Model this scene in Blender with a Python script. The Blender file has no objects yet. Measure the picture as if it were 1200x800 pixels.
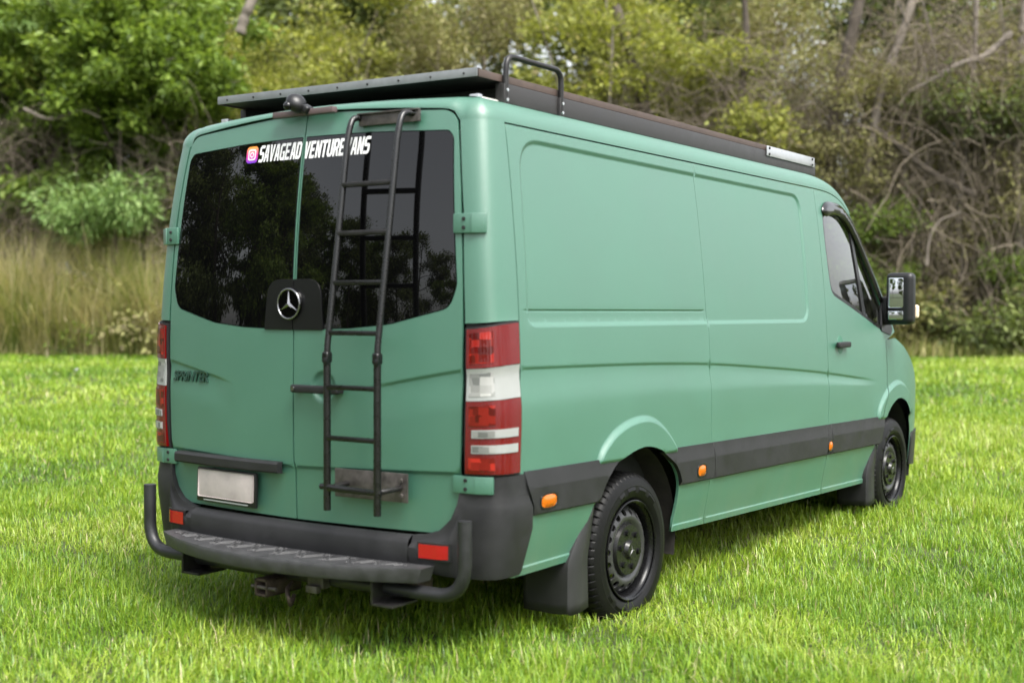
import bpy, bmesh, math, random
import numpy as np
from mathutils import Vector, Matrix
from mathutils.kdtree import KDTree
from mathutils.geometry import delaunay_2d_cdt

random.seed(7); RNG = np.random.default_rng(7)
scene = bpy.context.scene
COL = scene.collection

# ------------------------------------------------------------------ camera
CAM = np.array([3.783, -3.940, 1.425])
YAW, PITCH, ROLL = math.radians(-34.4), math.radians(-1.41), math.radians(.14)
FW = np.array([math.sin(YAW)*math.cos(PITCH), math.cos(YAW)*math.cos(PITCH), math.sin(PITCH)])
RT = np.array([math.cos(YAW), -math.sin(YAW), 0.0]); UPV = np.cross(RT, FW)
RT2 = math.cos(ROLL)*RT + math.sin(ROLL)*UPV; UP2 = -math.sin(ROLL)*RT + math.cos(ROLL)*UPV
cd = bpy.data.cameras.new('camera'); cam = bpy.data.objects.new('camera', cd); COL.objects.link(cam)
M = Matrix.Identity(4)
for i in range(3):
    M[i][0], M[i][1], M[i][2], M[i][3] = RT2[i], UP2[i], -FW[i], CAM[i]
cam.matrix_world = M
cd.sensor_width = 36.0; cd.lens = 36.0*1508/1200
cd.clip_start = .05; cd.clip_end = 3000
cd.dof.use_dof = True; cd.dof.focus_distance = 6.8; cd.dof.aperture_fstop = 1.7
scene.camera = cam

# ------------------------------------------------------------------ sky, sun, exposure
SUN_EL, SUN_AZ = math.radians(57), math.radians(111)      # azimuth clockwise from +y
wd = bpy.data.worlds.new('World'); scene.world = wd; wd.use_nodes = True
nt = wd.node_tree; nt.nodes.clear()
o_ = nt.nodes.new('ShaderNodeOutputWorld'); bg = nt.nodes.new('ShaderNodeBackground')
sky = nt.nodes.new('ShaderNodeTexSky'); sky.sky_type = 'NISHITA'; sky.sun_disc = False
sky.sun_elevation = SUN_EL; sky.sun_rotation = SUN_AZ
sky.air_density = 1.0; sky.dust_density = 3.0; sky.ozone_density = 1.0
hs = nt.nodes.new('ShaderNodeHueSaturation'); hs.inputs['Saturation'].default_value = .22   # thin even cloud
nt.links.new(sky.outputs[0], hs.inputs['Color']); nt.links.new(hs.outputs[0], bg.inputs[0])
bg.inputs[1].default_value = .115; nt.links.new(bg.outputs[0], o_.inputs[0])
sl = bpy.data.lights.new('sun', 'SUN'); sl.energy = 1.5; sl.angle = math.radians(34); sl.color = (1, .965, .9)
so = bpy.data.objects.new('sun', sl); COL.objects.link(so)
sd = Vector((math.sin(SUN_AZ)*math.cos(SUN_EL), math.cos(SUN_AZ)*math.cos(SUN_EL), math.sin(SUN_EL)))
so.rotation_euler = sd.to_track_quat('Z', 'Y').to_euler(); so.location = (8, -3, 12)
vs = scene.view_settings; vs.view_transform = 'Standard'; vs.look = 'None'; vs.exposure = 1.9; vs.gamma = 1; vs.use_curve_mapping = False
scene.cycles.max_bounces = 8; scene.cycles.transparent_max_bounces = 12

# ------------------------------------------------------------------ helpers
def tag(o, label=None, cat=None, group=None, kind=None):
    if label: o['label'] = label
    if cat: o['category'] = cat
    if group: o['group'] = group
    if kind: o['kind'] = kind
    return o
def par(o, p):
    o.parent = p
    if p: o.matrix_parent_inverse = p.matrix_world.inverted()
    return o
def empty(name, loc, parent=None):
    e = bpy.data.objects.new(name, None); COL.objects.link(e); e.location = loc
    e.empty_display_size = .2
    e.matrix_world = Matrix.Translation(loc)
    if parent: par(e, parent)
    return e
def link(name, me, mat, parent=None, loc=None):
    o = bpy.data.objects.new(name, me); COL.objects.link(o)
    if mat is not None and len(me.materials) == 0: me.materials.append(mat)
    if loc is not None: o.matrix_world = Matrix.Translation(loc)
    if parent: par(o, parent)
    return o
def np_mesh(name, V, T, smooth=False, attrs=None):
    V = np.asarray(V, np.float32); T = np.asarray(T, np.int32); k = T.shape[1]
    me = bpy.data.meshes.new(name)
    me.vertices.add(len(V)); me.vertices.foreach_set('co', V.ravel())
    me.loops.add(T.size); me.loops.foreach_set('vertex_index', T.ravel())
    me.polygons.add(len(T)); me.polygons.foreach_set('loop_start', np.arange(0, T.size, k, dtype=np.int32))
    me.update(calc_edges=True)
    me.polygons.foreach_set('use_smooth', np.full(len(T), smooth))
    for n, a in (attrs or {}).items():
        at = me.attributes.new(n, 'FLOAT', 'POINT'); at.data.foreach_set('value', np.asarray(a, np.float32))
    me.update(); return me
def bm_obj(name, bm, mat, parent=None, smooth=True, angle=35, loc=None):
    me = bpy.data.meshes.new(name); bm.to_mesh(me); bm.free()
    if smooth:
        me.polygons.foreach_set('use_smooth', [True]*len(me.polygons))
        me.set_sharp_from_angle(angle=math.radians(angle))
    return link(name, me, mat, parent, loc)
def bx(bm, c, s, bev=0.0, rot=None, seg=2):
    r = bmesh.ops.create_cube(bm, size=1.0)
    vs_ = r['verts']
    m = Matrix.Translation(c) @ (rot.to_4x4() if rot else Matrix.Identity(4)) @ Matrix.Diagonal((*s, 1))
    bmesh.ops.transform(bm, matrix=m, verts=vs_)
    if bev > 0:
        es = list({e for v in vs_ for e in v.link_edges})
        bmesh.ops.bevel(bm, geom=es, offset=bev, segments=seg, profile=.6, affect='EDGES')
def box(name, c, s, mat, parent=None, bev=.004, rot=None):
    bm = bmesh.new(); bx(bm, c, s, bev, rot); return bm_obj(name, bm, mat, parent)
def cr(pts, n=8, closed=False):
    """Catmull-Rom resample"""
    P = np.asarray(pts, float); N = len(P); out = []
    rng = range(N) if closed else range(N-1)
    for i in rng:
        if closed: p0, p1, p2, p3 = P[(i-1) % N], P[i], P[(i+1) % N], P[(i+2) % N]
        else: p0, p1, p2, p3 = P[max(i-1, 0)], P[i], P[i+1], P[min(i+2, N-1)]
        for k in range(n):
            t = k/n
            out.append(.5*((2*p1)+(-p0+p2)*t+(2*p0-5*p1+4*p2-p3)*t*t+(-p0+3*p1-3*p2+p3)*t**3))
    if not closed: out.append(P[-1])
    return np.array(out)
def fillet(pts, rad, n=6, closed=False):
    """polyline with rounded corners; rad scalar or list"""
    P = [np.asarray(p, float) for p in pts]; N = len(P); out = []
    for i in range(N):
        r = rad[i] if hasattr(rad, '__len__') else rad
        if (not closed and i in (0, N-1)) or r <= 0: out.append(P[i]); continue
        a, b, c = P[i-1], P[i], P[(i+1) % N]
        u = (a-b)/np.linalg.norm(a-b); v = (c-b)/np.linalg.norm(c-b)
        th = math.acos(max(-1, min(1, float(u@v))))
        d = min(r/max(math.tan(th/2), 1e-3), .49*np.linalg.norm(a-b), .49*np.linalg.norm(c-b))
        p, q = b+u*d, b+v*d
        for k in range(n+1):
            t = k/n; out.append((1-t)**2*p+2*t*(1-t)*b+t*t*q)
    return np.array(out)
def resamp(P, h, closed=True):
    P = np.asarray(P, float); Q = np.vstack([P, P[:1]]) if closed else P; out = []
    for a, b in zip(Q[:-1], Q[1:]):
        L = np.linalg.norm(b-a)
        if L < 1e-7: continue
        k = max(1, int(math.ceil(L/h)))
        for j in range(k): out.append(a+(b-a)*j/k)
    if not closed: out.append(Q[-1])
    return np.array(out)
def inside(P, poly):
    x, y = P[:, 0], P[:, 1]; r = np.zeros(len(P), bool)
    a = poly; b = np.roll(poly, -1, 0)
    for (x1, y1), (x2, y2) in zip(a, b):
        c = ((y1 > y) != (y2 > y))
        if not c.any(): continue
        r ^= c & (x < (x2-x1)*(y-y1)/((y2-y1) if y2 != y1 else 1e-12)+x1)
    return r
def segdist(P, poly, closed=True):
    a = np.asarray(poly); b = np.roll(a, -1, 0)
    if not closed: a, b = a[:-1], b[:-1]
    d = np.full(len(P), 1e9)
    for p, q in zip(a, b):
        v = q-p; L = v@v
        t = np.clip(((P-p)@v)/max(L, 1e-12), 0, 1)
        d = np.minimum(d, np.hypot(*(P-p-t[:, None]*v).T))
    return d
def sdf(P, poly): return np.where(inside(P, poly), -1, 1)*segdist(P, poly)
def sstep(a, b, x):
    t = np.clip((x-a)/(b-a), 0, 1); return t*t*(3-2*t)
def tube_mesh(path, r, n=10, caps=True):
    P = np.asarray(path, float); K = len(P); R_ = np.broadcast_to(np.asarray(r, float), (K,))
    T = np.gradient(P, axis=0); T /= np.linalg.norm(T, axis=1)[:, None]+1e-12
    ref = np.array([0, 0, 1.]) if abs(T[0][2]) < .9 else np.array([1., 0, 0])
    u = np.cross(T[0], ref); u /= np.linalg.norm(u); V = []
    ang = np.linspace(0, 2*math.pi, n, endpoint=False)
    for k in range(K):
        u = u-T[k]*(u@T[k]); u /= np.linalg.norm(u)+1e-12; w = np.cross(T[k], u)
        V.append(P[k]+R_[k]*(np.cos(ang)[:, None]*u+np.sin(ang)[:, None]*w))
    V = np.concatenate(V); i = np.arange(n); j = (i+1) % n
    F = [np.stack([k*n+i, k*n+j, (k+1)*n+j, (k+1)*n+i], 1) for k in range(K-1)]
    return V, np.concatenate(F)
def tube(name, path, r, mat, parent=None, n=12):
    V, F = tube_mesh(path, r, n); bm = bmesh.new()
    vs_ = [bm.verts.new(v) for v in V]
    for f in F: bm.faces.new([vs_[i] for i in f])
    bm.faces.new([vs_[i] for i in range(n)][::-1]); bm.faces.new([vs_[len(V)-n+i] for i in range(n)])
    bmesh.ops.recalc_face_normals(bm, faces=bm.faces)
    return bm_obj(name, bm, mat, parent, angle=50)
def grid_mesh(G, closed_u=False):
    """G (nu,nv,3) -> V,F"""
    nu, nv, _ = G.shape; V = G.reshape(-1, 3)
    I = np.arange(nu*nv).reshape(nu, nv)
    if closed_u: I = np.vstack([I, I[:1]])
    F = np.stack([I[:-1, :-1], I[1:, :-1], I[1:, 1:], I[:-1, 1:]], -1).reshape(-1, 4)
    return V, F
def grid(name, G, mat, parent=None, closed_u=False, smooth=True, flip=False, angle=40):
    V, F = grid_mesh(np.asarray(G, float), closed_u)
    if flip: F = F[:, ::-1]
    me = np_mesh(name, V, F, smooth)
    if smooth and angle: me.set_sharp_from_angle(angle=math.radians(angle))
    return link(name, me, mat, parent)
def patch(name, outer, holes, fmap, mat, parent=None, h=.03, feats=(), lip=.014, flip=False, hb=None):
    """panel bounded by a 2-D outline, laid on a curved surface fmap, with turned-in edges and exact normals"""
    outer = resamp(outer, hb or h); holes = [resamp(q, hb or h) for q in holes]
    lo, hi = outer.min(0), outer.max(0)
    gx = np.arange(lo[0]+h*.5, hi[0], h); gy = np.arange(lo[1]+h*.5, hi[1], h)
    G = np.stack(np.meshgrid(gx, gy, indexing='ij'), -1).reshape(-1, 2)
    if len(G): G = G+np.random.default_rng(1).uniform(-.08, .08, G.shape)*h
    if len(feats):
        Fp = np.concatenate([np.asarray(q) for q in feats]); Fp = Fp[inside(Fp, outer)]
        if len(Fp): Fp = Fp[segdist(Fp, outer) > .0025]
        G = G if len(G) else np.zeros((0, 2))
    else: Fp = np.zeros((0, 2))
    if len(G):
        G = G[inside(G, outer)]
        if len(G): G = G[segdist(G, outer) > h*.35]
        if len(Fp) and len(G):
            kd = KDTree(len(Fp))
            for i, p in enumerate(Fp): kd.insert((p[0], p[1], 0), i)
            kd.balance(); G = G[np.array([kd.find((p[0], p[1], 0))[2] for p in G]) > h*.5]
    for q in holes:
        if len(G): G = G[~inside(G, q)]; G = G[segdist(G, q) > h*.35]
        if len(Fp): Fp = Fp[~inside(Fp, q)]; Fp = Fp[segdist(Fp, q) > .0025]
    P = [outer]+holes; edges = []; off = 0
    for q in P:
        n = len(q); edges += [(off+i, off+(i+1) % n) for i in range(n)]; off += n
    A = np.concatenate(P+[G, Fp])
    vv, _, ff, _, _, _ = delaunay_2d_cdt([Vector(p) for p in A], edges, [], 0, 1e-6)
    Q = np.array([tuple(v) for v in vv]); T = np.array(ff, dtype=int)
    c = Q[T].mean(1); ok = inside(c, outer)
    for q in holes: ok &= ~inside(c, q)
    T = T[ok]
    a2 = Q[T]; ar = (a2[:, 1, 0]-a2[:, 0, 0])*(a2[:, 2, 1]-a2[:, 0, 1])-(a2[:, 1, 1]-a2[:, 0, 1])*(a2[:, 2, 0]-a2[:, 0, 0])
    T = T[np.abs(ar) > 1e-10]; ar = ar[np.abs(ar) > 1e-10]; T[ar < 0] = T[ar < 0][:, ::-1]
    e = .0008
    def nrm(q):
        du = fmap(q+[e, 0])-fmap(q-[e, 0]); dv = fmap(q+[0, e])-fmap(q-[0, e])
        n = np.cross(du, dv); n /= np.linalg.norm(n, axis=1)[:, None]+1e-15
        return -n if flip else n
    V = [fmap(Q)]; N = [nrm(Q)]; Fs = [T[:, ::-1] if flip else T]; base = len(Q)
    if lip:
        for li, q in enumerate([outer]+holes):
            s2 = np.sum(q[:, 0]*np.roll(q[:, 1], -1)-np.roll(q[:, 0], -1)*q[:, 1])
            p3, n3 = fmap(q), nrm(q); t3 = np.roll(p3, -1, 0)-np.roll(p3, 1, 0)
            t3 /= np.linalg.norm(t3, axis=1)[:, None]+1e-15
            o3 = np.cross(t3, n3)*(1 if (s2 > 0) != flip else -1)*(1 if li == 0 else -1)
            n = len(q); i = np.arange(n); j = (i+1) % n
            V += [p3, p3-n3*.0015+o3*.0005, p3-n3*lip]; N += [(n3+o3)/1.414, o3, o3]
            for r_ in (0, 1):
                a, b = base+r_*n+i, base+r_*n+j; c_, d_ = base+(r_+1)*n+j, base+(r_+1)*n+i
                quad = np.concatenate([np.stack([a, b, c_], 1), np.stack([a, c_, d_], 1)])
                # orient by o3
                VV = np.concatenate(V); tri = VV[quad[0]]; g = np.cross(tri[1]-tri[0], tri[2]-tri[0])
                if g@(N[-1][0]) < 0: quad = quad[:, ::-1]
                Fs.append(quad)
            base += 3*n
    V = np.concatenate(V); N = np.concatenate(N); Fs = np.concatenate(Fs)
    me = np_mesh(name, V, Fs, True)
    me.normals_split_custom_set_from_vertices([tuple(n) for n in N])
    return link(name, me, mat, parent)

# ------------------------------------------------------------------ materials
def mat(name, col, rough=.5, metal=0, spec=.5, bump=0, bscale=200, var=0, vscale=6, coat=0, rvar=0, trans=0, detail=3):
    m = bpy.data.materials.new(name); m.use_nodes = True; t = m.node_tree; b = t.nodes['Principled BSDF']
    b.inputs['Base Color'].default_value = (*col, 1); b.inputs['Roughness'].default_value = rough
    b.inputs['Metallic'].default_value = metal; b.inputs['Specular IOR Level'].default_value = spec
    b.inputs['Coat Weight'].default_value = coat; b.inputs['Transmission Weight'].default_value = trans
    tc = t.nodes.new('ShaderNodeTexCoord')
    if var or rvar:
        n = t.nodes.new('ShaderNodeTexNoise'); n.inputs['Scale'].default_value = vscale; n.inputs['Detail'].default_value = 6
        n.inputs['Roughness'].default_value = .65
        t.links.new(tc.outputs['Object'], n.inputs['Vector'])
        if var:
            mx = t.nodes.new('ShaderNodeMix'); mx.data_type = 'RGBA'
            mx.inputs[6].default_value = (*[c*(1-var) for c in col], 1); mx.inputs[7].default_value = (*[min(1, c*(1+var)) for c in col], 1)
            mr = t.nodes.new('ShaderNodeMapRange'); mr.inputs[1].default_value = .3; mr.inputs[2].default_value = .7
            t.links.new(n.outputs[0], mr.inputs[0]); t.links.new(mr.outputs[0], mx.inputs[0]); t.links.new(mx.outputs[2], b.inputs['Base Color'])
        if rvar:
            mr = t.nodes.new('ShaderNodeMapRange'); mr.inputs[1].default_value = .3; mr.inputs[2].default_value = .7
            mr.inputs[3].default_value = max(0, rough-rvar); mr.inputs[4].default_value = min(1, rough+rvar)
            t.links.new(n.outputs[0], mr.inputs[0]); t.links.new(mr.outputs[0], b.inputs['Roughness'])
    if bump:
        n = t.nodes.new('ShaderNodeTexNoise'); n.inputs['Scale'].default_value = bscale; n.inputs['Detail'].default_value = detail
        t.links.new(tc.outputs['Object'], n.inputs['Vector'])
        bp = t.nodes.new('ShaderNodeBump'); bp.inputs['Strength'].default_value = bump; bp.inputs['Distance'].default_value = .002
        t.links.new(n.outputs[0], bp.inputs['Height']); t.links.new(bp.outputs[0], b.inputs['Normal'])
    return m
def bsdf(m): return m.node_tree.nodes['Principled BSDF']

def paint_mat():
    """sprayed textured coating, a little dusty near the ground"""
    m = mat('green_textured_paint', (.045, .146, .098), .42, spec=.85, coat=.6, bump=.5, bscale=360, var=.05, vscale=2.2, rvar=.05, detail=4)
    t = m.node_tree; b = bsdf(m)
    src = b.inputs['Base Color'].links[0].from_socket
    geo = t.nodes.new('ShaderNodeNewGeometry'); sp = t.nodes.new('ShaderNodeSeparateXYZ'); t.links.new(geo.outputs['Position'], sp.inputs[0])
    # splashed mud film: low on the body, broken up by streaks
    mr = t.nodes.new('ShaderNodeMapRange'); mr.inputs[1].default_value = .78; mr.inputs[2].default_value = .33; t.links.new(sp.outputs[2], mr.inputs[0])
    n = t.nodes.new('ShaderNodeTexNoise'); n.inputs['Scale'].default_value = 7; n.inputs['Detail'].default_value = 8; n.inputs['Roughness'].default_value = .7
    mp = t.nodes.new('ShaderNodeMapping'); mp.inputs['Scale'].default_value = (1, 1, .25)
    t.links.new(geo.outputs['Position'], mp.inputs[0]); t.links.new(mp.outputs[0], n.inputs['Vector'])
    r2 = t.nodes.new('ShaderNodeMapRange'); r2.inputs[1].default_value = .42; r2.inputs[2].default_value = .75; t.links.new(n.outputs[0], r2.inputs[0])
    mu = t.nodes.new('ShaderNodeMath'); mu.operation = 'MULTIPLY'; t.links.new(mr.outputs[0], mu.inputs[0]); t.links.new(r2.outputs[0], mu.inputs[1])
    m2 = t.nodes.new('ShaderNodeMath'); m2.operation = 'MULTIPLY'; m2.inputs[1].default_value = .32; t.links.new(mu.outputs[0], m2.inputs[0])
    mx = t.nodes.new('ShaderNodeMix'); mx.data_type = 'RGBA'; mx.inputs[7].default_value = (.16, .16, .11, 1)
    t.links.new(m2.outputs[0], mx.inputs[0]); t.links.new(src, mx.inputs[6]); t.links.new(mx.outputs[2], b.inputs['Base Color'])
    b.inputs['Coat Roughness'].default_value = .42
    t.links.new(b.inputs['Normal'].links[0].from_socket, b.inputs['Coat Normal'])
    return m
PAINT = paint_mat()
PLAST = mat('grey_textured_plastic', (.016, .016, .0172), .55, spec=.36, bump=.4, bscale=260, var=.32, vscale=7, rvar=.1)
BLACKP = mat('black_plastic', (.006, .006, .0065), .38, bump=.15, bscale=200, rvar=.08)
RUBBER = mat('rubber', (.0035, .0035, .0035), .5, spec=.22, bump=.25, bscale=120, var=.25, vscale=9)
SEAL = mat('black_seal', (.008, .008, .008), .7)
STEELB = mat('black_painted_steel', (.004, .004, .004), .3, rvar=.1, vscale=30, bump=.1, bscale=150)
STEELW = mat('worn_black_steel', (.016, .015, .015), .42, metal=.2, rvar=.15, var=.35, vscale=18, bump=.2, bscale=90)
ALU = mat('brushed_aluminium', (.55, .56, .57), .38, metal=.85, rvar=.12, vscale=25, var=.1)
GALV = mat('weathered_plate', (.09, .08, .075), .5, metal=.5, var=.5, vscale=22, rvar=.15, bump=.2, bscale=60)
DECKE = mat('deck_edge_trim', (.22, .23, .235), .5, metal=.4, var=.15, vscale=12)
DECKS = mat('deck_brown_edge', (.07, .048, .04), .6, var=.25, vscale=10)
RAILM = mat('rack_rail_charcoal', (.028, .026, .026), .48, rvar=.08, var=.15, vscale=8, bump=.1, bscale=200)
DARK = mat('dark_interior', (.012, .012, .012), .9)
RIMM = mat('black_wheel_paint', (.005, .005, .0055), .25, spec=.3, rvar=.1, vscale=20)
GLASSR = mat('privacy_glass', (.002, .002, .0022), .012, spec=.46)
CHROME = mat('chrome', (.3, .3, .31), .2, metal=1)
MIRG = mat('mirror_glass', (.5, .52, .55), .01, metal=1)
WHITE = mat('white_vinyl', (.82, .82, .82), .5)
CREAM = mat('cream_bracket', (.55, .55, .5), .5)
AMBER = mat('amber_lens', (.5, .115, .006), .15, spec=.6, bump=.3, bscale=160)
SEATM = mat('seat_fabric', (.03, .03, .033), .9, bump=.3, bscale=90)
RUST = mat('rusty_hitch_steel', (.05, .035, .028), .75, metal=.2, var=.5, vscale=30, bump=.4, bscale=70)
HLAMP = mat('headlamp_lens', (.6, .62, .64), .08, spec=.6)

def lens_mat(name, col, col2, cells):
    """moulded lens: fine ribs, or the faceted reflector cells behind the clear cover"""
    m = mat(name, col, .07, spec=.5, coat=.25); t = m.node_tree; b = bsdf(m); b.inputs['Coat Roughness'].default_value = .03
    tc = [n for n in t.nodes if n.type == 'TEX_COORD'][0]
    mx = t.nodes.new('ShaderNodeMix'); mx.data_type = 'RGBA'; mx.inputs[6].default_value = (*col, 1); mx.inputs[7].default_value = (*col2, 1)
    if cells:
        mp = t.nodes.new('ShaderNodeMapping'); mp.inputs['Scale'].default_value = (26, 26, 34); t.links.new(tc.outputs['Object'], mp.inputs[0])
        v = t.nodes.new('ShaderNodeTexVoronoi'); v.distance = 'CHEBYCHEV'; v.inputs['Scale'].default_value = 1; v.inputs['Randomness'].default_value = .35
        t.links.new(mp.outputs[0], v.inputs['Vector']); h = v.outputs['Distance']
        sp = t.nodes.new('ShaderNodeSeparateColor'); t.links.new(v.outputs['Color'], sp.inputs[0])
        mu = t.nodes.new('ShaderNodeMath'); mu.operation = 'POWER'; mu.inputs[1].default_value = 1.6; t.links.new(sp.outputs[0], mu.inputs[0]); t.links.new(mu.outputs[0], mx.inputs[0])
    else:
        w = t.nodes.new('ShaderNodeTexWave'); w.bands_direction = 'Z'; w.inputs['Scale'].default_value = 48
        t.links.new(tc.outputs['Object'], w.inputs[0]); h = w.outputs[1]
        n = t.nodes.new('ShaderNodeTexNoise'); n.inputs['Scale'].default_value = 9; t.links.new(tc.outputs['Object'], n.inputs['Vector'])
        ad = t.nodes.new('ShaderNodeMath'); ad.operation = 'MULTIPLY_ADD'; ad.inputs[1].default_value = .35; t.links.new(h, ad.inputs[0])
        m3 = t.nodes.new('ShaderNodeMath'); m3.operation = 'MULTIPLY'; m3.inputs[1].default_value = .6; t.links.new(n.outputs[0], m3.inputs[0]); t.links.new(m3.outputs[0], ad.inputs[2]); t.links.new(ad.outputs[0], mx.inputs[0])
    t.links.new(mx.outputs[2], b.inputs['Base Color'])
    bp = t.nodes.new('ShaderNodeBump'); bp.inputs['Strength'].default_value = .3; bp.inputs['Distance'].default_value = .002
    t.links.new(h, bp.inputs['Height']); t.links.new(bp.outputs[0], b.inputs['Normal'])
    return m
REDL = lens_mat('red_lens', (.085, .001, .0015), (.15, .0025, .003), False)
CLEARL = lens_mat('clear_lens', (.24, .25, .24), (.33, .34, .33), False)
REDC = lens_mat('red_reflector_cells', (.06, .001, .001), (.36, .018, .012), True)
CLEARC = lens_mat('clear_reflector_cells', (.10, .105, .10), (.42, .42, .40), True)
REFL = mat('red_reflector', (.32, .006, .008), .12, spec=.6, bump=.4, bscale=300)

def thin_glass():
    m = bpy.data.materials.new('cab_glass'); m.use_nodes = True; t = m.node_tree; t.nodes.clear()
    o = t.nodes.new('ShaderNodeOutputMaterial'); mx = t.nodes.new('ShaderNodeMixShader'); fr = t.nodes.new('ShaderNodeFresnel'); fr.inputs[0].default_value = 1.52
    tr = t.nodes.new('ShaderNodeBsdfTransparent'); tr.inputs[0].default_value = (.62, .68, .66, 1); gl = t.nodes.new('ShaderNodeBsdfGlossy'); gl.inputs['Roughness'].default_value = .01
    mu = t.nodes.new('ShaderNodeMath'); mu.operation = 'MULTIPLY'; mu.inputs[1].default_value = 1.6; mu.use_clamp = True; t.links.new(fr.outputs[0], mu.inputs[0])
    t.links.new(mu.outputs[0], mx.inputs[0]); t.links.new(tr.outputs[0], mx.inputs[1]); t.links.new(gl.outputs[0], mx.inputs[2]); t.links.new(mx.outputs[0], o.inputs[0])
    return m
CABG = thin_glass()
# ================================================================== THE VAN
VAN = empty('cargo_van', (0, 2.9, 0))
tag(VAN, 'matte green cargo van with black ladder on its rear doors and roof rack', 'van')
PS = [-0.00684, 0.04178, -0.08759, 0.00929, 0.08793, 0.93996]
PR = [0.00624, -0.01042, 0.03011, -0.05958, 0.003]
def Sz(z): return np.polyval(PS, z)
def Ry(z): return np.polyval(PR, z)
def Ed(z): return np.interp(z, [.4, .69, .8, 1.1, 1.4, 1.8, 2.05, 2.165], [.812, .817, .827, .834, .836, .814, .782, .765])
REC = fillet([(.29, 1.365), (3.24, 1.365), (3.27, 2.095), (.33, 2.108)], [.05, .10, .10, .16], 8, True)
ARCH_R = cr([(.74, .30), (.755, .42), (.783, .582), (.86, .70), (.978, .768), (1.10, .80), (1.21, .808), (1.33, .785), (1.43, .74), (1.52, .675), (1.565, .59), (1.565, .45), (1.54, .335)], 5)
ARCH_F = cr([(4.43, .29), (4.44, .45), (4.46, .54), (4.50, .64), (4.57, .735), (4.68, .80), (4.81, .83), (4.95, .805), (5.06, .745), (5.15, .65), (5.2, .55), (5.22, .40), (5.22, .29)], 5)
FL_R = np.vstack([cr([(.775, .62), (.79, .79), (.88, .875), (1.0, .925), (1.14, .947), (1.26, .94), (1.37, .90), (1.47, .835), (1.55, .75), (1.6, .60)], 6), [(1.5, .4), (.85, .4)]])
FL_F = np.vstack([cr([(4.40, .62), (4.41, .76), (4.5, .85), (4.64, .92), (4.81, .95), (4.97, .92), (5.1, .85), (5.2, .74), (5.25, .6)], 6), [(5.2, .4), (4.45, .4)]])
def zchar(y): return np.interp(y, [0, .3, 1.2, 1.9, 2.64, 3.2, 3.57, 4.0, 4.4, 5], [1.205, 1.203, 1.19, 1.168, 1.121, 1.083, 1.052, 1.012, .975, .93])
def smooth_char(y): return (zchar(y-.25)+zchar(y-.12)+zchar(y)+zchar(y+.12)+zchar(y+.25))/5
def wchar(y): return np.interp(y, [0, 2, 3.5, 4.4], [.16, .13, .07, .03])
def sillz(y): return .368-.0245*(np.maximum(y, 1.5)-1.5)
def side_x(q):
    y, z = q[:, 0], q[:, 1]
    x = Sz(z)
    ty = np.maximum(0, y-4.85); x = x-.204*ty**2
    x = x-.085*sstep(3.55, 5.0, y)*sstep(1.15, 2.1, z)
    x = x-.010*sstep(.012, -.012, sdf(q, REC))
    # pressed line under the upper panel, rear half
    x = x-.004*np.exp(-((z-1.422)/.0035)**2)*sstep(.26, .29, y)*sstep(1.885, 1.87, y)
    x = x-.003*sstep(1.424, 1.419, z)*sstep(1.36, 1.40, z)*sstep(.26, .3, y)*sstep(1.885, 1.87, y)
    t = smooth_char(y)-z; w = wchar(y); amp = sstep(4.45, 3.9, y)
    d = np.where(t < 0, 0, np.where(t < .016, -.0065*sstep(0, .016, t), -.0065+.0105*sstep(.016, 1.0, (t-.016)/w*1.0)))
    d = np.where(t > w, d*1-(.004)*sstep(w, w+.22, t), d); x = x+d*amp
    zm = .795-.0165*(y-.2)
    x = x+.020*(sstep(.004, -.03, sdf(q, FL_R))+sstep(.004, -.03, sdf(q, FL_F)))*sstep(zm-.035, zm-.002, z)
    x = x+.007*sstep(.412, .403, z)*sstep(.74, .70, y)
    x = x-.030*sstep(.62, .30, z)*sstep(5.3, 5.1, y)
    zs = sillz(y); x = x+.007*sstep(zs+.034, zs+.026, z)*sstep(1.5, 1.6, y)
    return x
def side_map(s, off=0.0):
    def f(q):
        q = np.asarray(q, float); return np.stack([s*(side_x(q)+off), q[:, 0], q[:, 1]], 1)
    return f
def rear_y(q):
    x, z = np.abs(q[:, 0]), q[:, 1]
    y = Ry(z)+.05*(x/.75)**2
    zc = 1.20-(.84-x)*.165-.05*(.84-x)**2; a = sstep(.36, .52, x)
    t = zc-z; y = y+a*np.where(t < 0, 0, np.where(t < .016, .007*sstep(0, .016, t), .007-.007*sstep(.016, .16, t)))
    y = y+.012*sstep(.806-.03*(1-x), .788-.03*(1-x), z)
    r = np.hypot(q[:, 0]-.166, z-1.108)
    y = y+.014*sstep(.068, .045, r)
    return y
def rear_map(off=0.0):
    def f(q):
        q = np.asarray(q, float); return np.stack([q[:, 0], rear_y(q)-off, q[:, 1]], 1)
    return f
def yc(z): return .200+.044*(np.asarray(z, float)-.8)/1.3
def corner_pts(u, z, s=1, off=0.0):
    """corner post, u 0 at the door edge .. 1 on the side"""
    u = np.asarray(u, float); z = np.asarray(z, float)
    E = Ed(z)+.006; S = side_x(np.stack([yc(z)+.01, z], 1)); y0 = rear_y(np.stack([E, z], 1))
    p1x, p1y = S, y0+.149*(S-E); w = 1.9
    b0, b1, b2 = (1-u)**2, 2*u*(1-u)*w, u*u; W = b0+b1+b2
    x = (b0*E+b1*p1x+b2*S)/W; y = (b0*y0+b1*p1y+b2*yc(z))/W
    if np.any(off):
        # plan normal
        e = 1e-3
        xa, ya = corner_xy(np.clip(u-e, 0, 1), E, S, y0, p1y, w, z); xb, yb = corner_xy(np.clip(u+e, 0, 1), E, S, y0, p1y, w, z)
        tx, ty = xb-xa, yb-ya; L = np.hypot(tx, ty)+1e-12
        x = x+off*ty/L; y = y-off*tx/L
    return np.stack([s*x, y, z], -1)
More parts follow.
